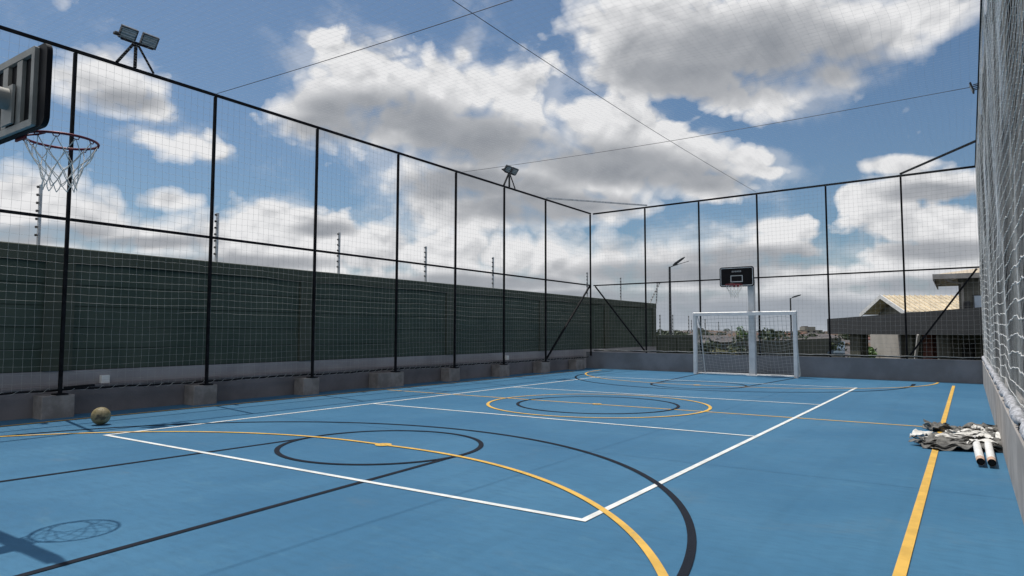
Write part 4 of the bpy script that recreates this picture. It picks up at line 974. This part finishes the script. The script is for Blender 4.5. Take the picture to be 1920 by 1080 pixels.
for i, (px, py, dep, cw, m, lb) in enumerate([(1338,634,27,2.0,M_leafd,'dark bushy tree by the left post of the goal'),(1350,648,21,1.3,M_leafy,'yellowish bush low behind the goal net'),(1368,632,32,2.2,M_leafd,'dark tree in the middle left of the goal mouth'),
        (1392,629,38,2.0,M_leafd,'dark tree just left of the white goal pole'),(1425,622,60,3.0,M_leafd,'dark tree directly right of the white goal pole'),(1445,630,55,2.6,M_leafd,'dark tree above the small white shed'),
        (1510,632,70,4.0,M_leafd,'dark tree under the pale block of flats'),(1535,635,62,3.6,M_leafd,'dark tree under the right wing of the pale block'),(1560,632,58,3.0,M_leafd,'dark tree behind the left end of the carport'),
        (1250,620,75,3.4,M_leafd,'dark tree left of the taller street lamp'),(1275,621,90,4,M_leafd,'dark tree right of the taller street lamp'),(1626,645,34,1.1,M_leafb,'green bush at the edge of the cream wall under the carport'),(1318,618,120,5,M_leafd,'dark far tree just right of the left goal post')]):
    p = gpos(px, dep); h = topz(py, dep)-p.z
    tree(p, h, cw, min(h*0.8, cw*1.5), m, lb, 'trees beyond the court', 40+i, 1100, 0.05+cw*0.035)

# ---------------------------------------------------------------- town: houses, flats, sheds, cars
def house(pos, rz, w, d, h, rh_, mw, mr, label, group='houses of the far town'):
    t = empty('house', tuple(pos), rz, label=label, cat='house', group=group)
    mb = MB(); mb.add([(-w/2,-d/2,-2),(w/2,-d/2,-2),(w/2,d/2,-2),(-w/2,d/2,-2),(-w/2,-d/2,h),(w/2,-d/2,h),(w/2,d/2,h),(-w/2,d/2,h),(-w/2,0,h+rh_*.95),(w/2,0,h+rh_*.95)],
        [(0,1,5,4),(2,3,7,6),(1,2,6,9,5),(3,0,4,8,7)]); mb.build('wall', mw, t)
    mb = MB(); e = 0.35
    for s in (-1, 1): mb.hexa([(-w/2-e, s*(d/2+e), h-.12), (w/2+e, s*(d/2+e), h-.12), (w/2+e, 0, h+rh_), (-w/2-e, 0, h+rh_), (-w/2-e, s*(d/2+e), h), (w/2+e, s*(d/2+e), h), (w/2+e, 0, h+rh_+.12), (-w/2-e, 0, h+rh_+.12)])
    mb.build('roof', mr, t)
    for x in (-w*.28, w*.1, w*.34):
        mb = MB(); mb.box((x-.4, -d/2-.03, h*.45), (x+.4, -d/2-.002, h*.8)); mb.build('window', M_lampb, t)
    return t
M_rt = mat('terracotta_tiles', (0.15, 0.06, 0.04), 0.8, 0, 0.25, 1.2); M_rg = mat('grey_tiles', (0.11, 0.10, 0.10), 0.8, 0, 0.2, 1.2); M_rb = mat('brown_tiles', (0.13, 0.085, 0.06), 0.8, 0, 0.2, 1.2)
M_w1 = mat('town_wall_cream', (0.24, 0.23, 0.20), 0.85); M_w2 = mat('town_wall_white', (0.38, 0.39, 0.38), 0.85); M_w3 = mat('town_wall_brick', (0.17, 0.09, 0.06), 0.85)
g_ = random.Random(21); protos = {}
roofn = {0: ('terracotta', M_rt), 1: ('grey', M_rg), 2: ('brown', M_rb)}; walln = {0: ('cream', M_w1), 1: ('white', M_w2), 2: ('brick', M_w3)}
def put_house(px, dep, kind, wk, rz, sc_, lb=None):
    key = (kind, wk)
    p = gpos(px, dep)
    label = lb or '%s roofed %s walled house far off on the town hillside' % (roofn[kind][0], walln[wk][0])
    grp = 'distant %s roofed %s houses of the town' % (roofn[kind][0], walln[wk][0])
    if key not in protos: protos[key] = house(p, rz, 9, 7, 2.8, 1.7, walln[wk][1], roofn[kind][1], label, grp); o = protos[key]
    else: o = copy_tree(protos[key])
    o.location = p; o.rotation_euler = (0, 0, rz); o.scale = (sc_,)*3; o['label'] = label; o['group'] = grp
for row, dep in enumerate([105, 130, 160, 200, 250, 310, 380, 450, 530]):
    px = 1238+g_.uniform(0, 14)
    while px < 1640:
        k = g_.choice([0, 0, 0, 1, 2, 2]) if 1420 < px < 1500 or px > 1590 else g_.choice([1, 1, 1, 2])
        if g_.random() < 0.8: put_house(px, dep*g_.uniform(.93, 1.07), k, g_.choice([0, 0, 1, 2]) if k == 0 else g_.choice([0, 0, 1]), YAW*-1+g_.uniform(-.6, .6), g_.uniform(.75, 1.1))
        px += (g_.uniform(13, 22)*FPX/1261)*90/dep*1.15+6
tp = [tree(gpos(1300, 150), 5, 5, 4, M_leafd, 'dark tree among the distant houses', 'trees among the distant houses', 201, 420, 0.32), tree(gpos(1500, 170), 5.5, 6, 4.4, M_leafd, 'dark tree among the distant houses', 'trees among the distant houses', 202, 420, 0.36)]
for k in range(190):
    dep = g_.uniform(95, 560); px = g_.uniform(1236, 1642)
    c = copy_tree(tp[k % 2]); c.location = gpos(px, dep); c.rotation_euler = (0, 0, g_.uniform(0, 6)); s = g_.uniform(.6, 1.25); c.scale = (s*g_.uniform(.8,1.3), s, s*g_.uniform(.7, 1.1))
def flats(px0, px1, pytop, dep, label, tower=None, mw=M_w1):
    p = gpos((px0+px1)/2, dep); w_ = (px1-px0)/FPX*dep; h = topz(pytop, dep)-p.z
    t = empty('apartment_block', tuple(p), math.atan2(rh.y, rh.x), label=label, cat='apartment block', group='pale apartment blocks on the skyline')
    mb = MB(); mb.box((-w_/2,0,-3), (w_/2,8,h)); mb.build('wall', mw, t)
    if tower:
        x0, x1, hh = [(q-(px0+px1)/2)/FPX*dep for q in tower[:2]]+[topz(tower[2], dep)-p.z]
        mb = MB(); mb.box((x0,-.5,-3), (x1,7,hh)); mb.build('tower', mw, t)
        mb = MB(); mb.box((x0-.0,0,hh+.01), (x0+(x1-x0)*.35,5,hh+0.05*dep/50)); mb.build('roof_room', M_rg, t)
    nx = max(3, int(w_/3)); nz_ = max(2, int(h/3))
    mb_i = 0
    for i in range(nx):
        for j in range(nz_):
            x = -w_/2+(i+.5)*w_/nx; z = h-(j+.75)*3+.6
            if z < 0.5: continue
            mb = MB(); mb.box((x-.7, -.55 if tower else -.05, z), (x+.7, -.502 if tower else -.003, z+1.2)); mb.build('window', M_lampb, t)
flats(1499, 1543, 618, 420, 'pale stepped apartment block on the skyline right of the goal', (1509, 1529, 612))
flats(1303, 1321, 618, 450, 'grey office block on the skyline behind the left goal post', (1306, 1319, 615), M_rg)
# metal shed roofs below, white shed, cars
def shed(px0, px1, py0, py1, dep, m, label, wallm=M_w1):
    a = at(px0, py0, dep+6); b = at(px1, py0, dep+6); c = at(px1, py1, dep); d = at(px0, py1, dep)
    t = empty('shed', (d.x, d.y, hgt(d.x, d.y)-2), label=label, cat='shed', group='low sheds beyond the end wall'); iv = Matrix.Translation(-t.location)
    mb = MB(); dn_ = Vector((0,0,-.15)); mb.hexa([d+dn_, c+dn_, b+dn_, a+dn_, d, c, b, a]); o = mb.build('roof', m, t); o.matrix_parent_inverse = iv
    mb = MB(); gz = t.location.z; i_ = 0.2
    q = [d+rh*i_+dh*i_, c-rh*i_+dh*i_, b-rh*i_-dh*i_, a+rh*i_-dh*i_]
    mb.hexa([z3(k, gz) for k in q]+[Vector((k.x, k.y, k.z-.2)) for k in q]); o = mb.build('wall', wallm, t); o.matrix_parent_inverse = iv
M_bl = mat('blue_grey_sheet', (0.10, 0.14, 0.18), 0.45, 0.1, 0.1, 1.5, wave=('X', 1.5, 0.4))
shed(1496, 1549, 641, 656, 60, M_bl, 'shed with blue grey metal roof, left of the carport pillar'); shed(1549.8, 1584, 640, 661, 56, M_bl, 'shed with blue grey metal roof, directly under the carport end')
shed(1438, 1446, 642, 648, 75, M_w2, 'tiny white roofed shed between the goal pole and the red roofs'); shed(1455, 1492, 641, 648, 90, M_rt, 'long terracotta roofed shed behind the right goal post', M_w3)
shed(1602, 1632, 632, 636, 120, M_rt, 'terracotta roofed building under the carport roof', M_w2)
M_car = mat('white_car_paint', (0.75, 0.76, 0.78), 0.25); M_tyre = mat('tyre_rubber', (0.015, 0.015, 0.015), 0.9)
def car(pos, rz, label):
    t = empty('parked_car', tuple(pos), rz, label=label, cat='car', group='white cars parked under the carport roofline')
    prof_ = [(-2.1,.35),(2.1,.35),(2.15,.7),(1.9,.85),(1.1,.95),(.5,1.4),(-.9,1.45),(-1.7,1.0),(-2.15,.9)]
    mb = MB(); n = len(prof_); V = [(x, s*(.85 if z < 1 else .68), z) for s in (-1, 1) for x, z in prof_]; mb.add(V, [tuple(range(n)), tuple(range(2*n-1, n-1, -1))]+[(i, n+i, n+(i+1)%n, (i+1)%n) for i in range(n)]); mb.build('body', M_car, t)
    mb = MB()
    for s in (-1, 1): mb.add([(.95, s*.83, 1.0), (.45, s*.735, 1.34), (-.85, s*.735, 1.38), (-1.5, s*.83, 1.02)], [(0,1,2,3)])
    mb.build('side_windows', M_lampb, t)
    for x in (-1.3, 1.3):
        for s in (-1, 1): mb = MB(); mb.tube([(x, s*.72, .33), (x, s*.9, .33)], .33, 14); mb.build('wheel', M_tyre, t)
    return t
c0 = None
for i, (px, dep, lb) in enumerate(((1608, 196, 'leftmost of the three white parked cars seen under the carport'), (1617, 190, 'middle one of the three white parked cars seen under the carport'), (1627, 184, 'rightmost of the three white parked cars, nearest the cream wall'))):
    p = gpos(px, dep)
    if c0 is None: c0 = car(p, PI/2+0.15, lb)
    else: c = copy_tree(c0); c.location = p; c['label'] = lb; c.rotation_euler = (0, 0, PI/2+0.15+i*.1)
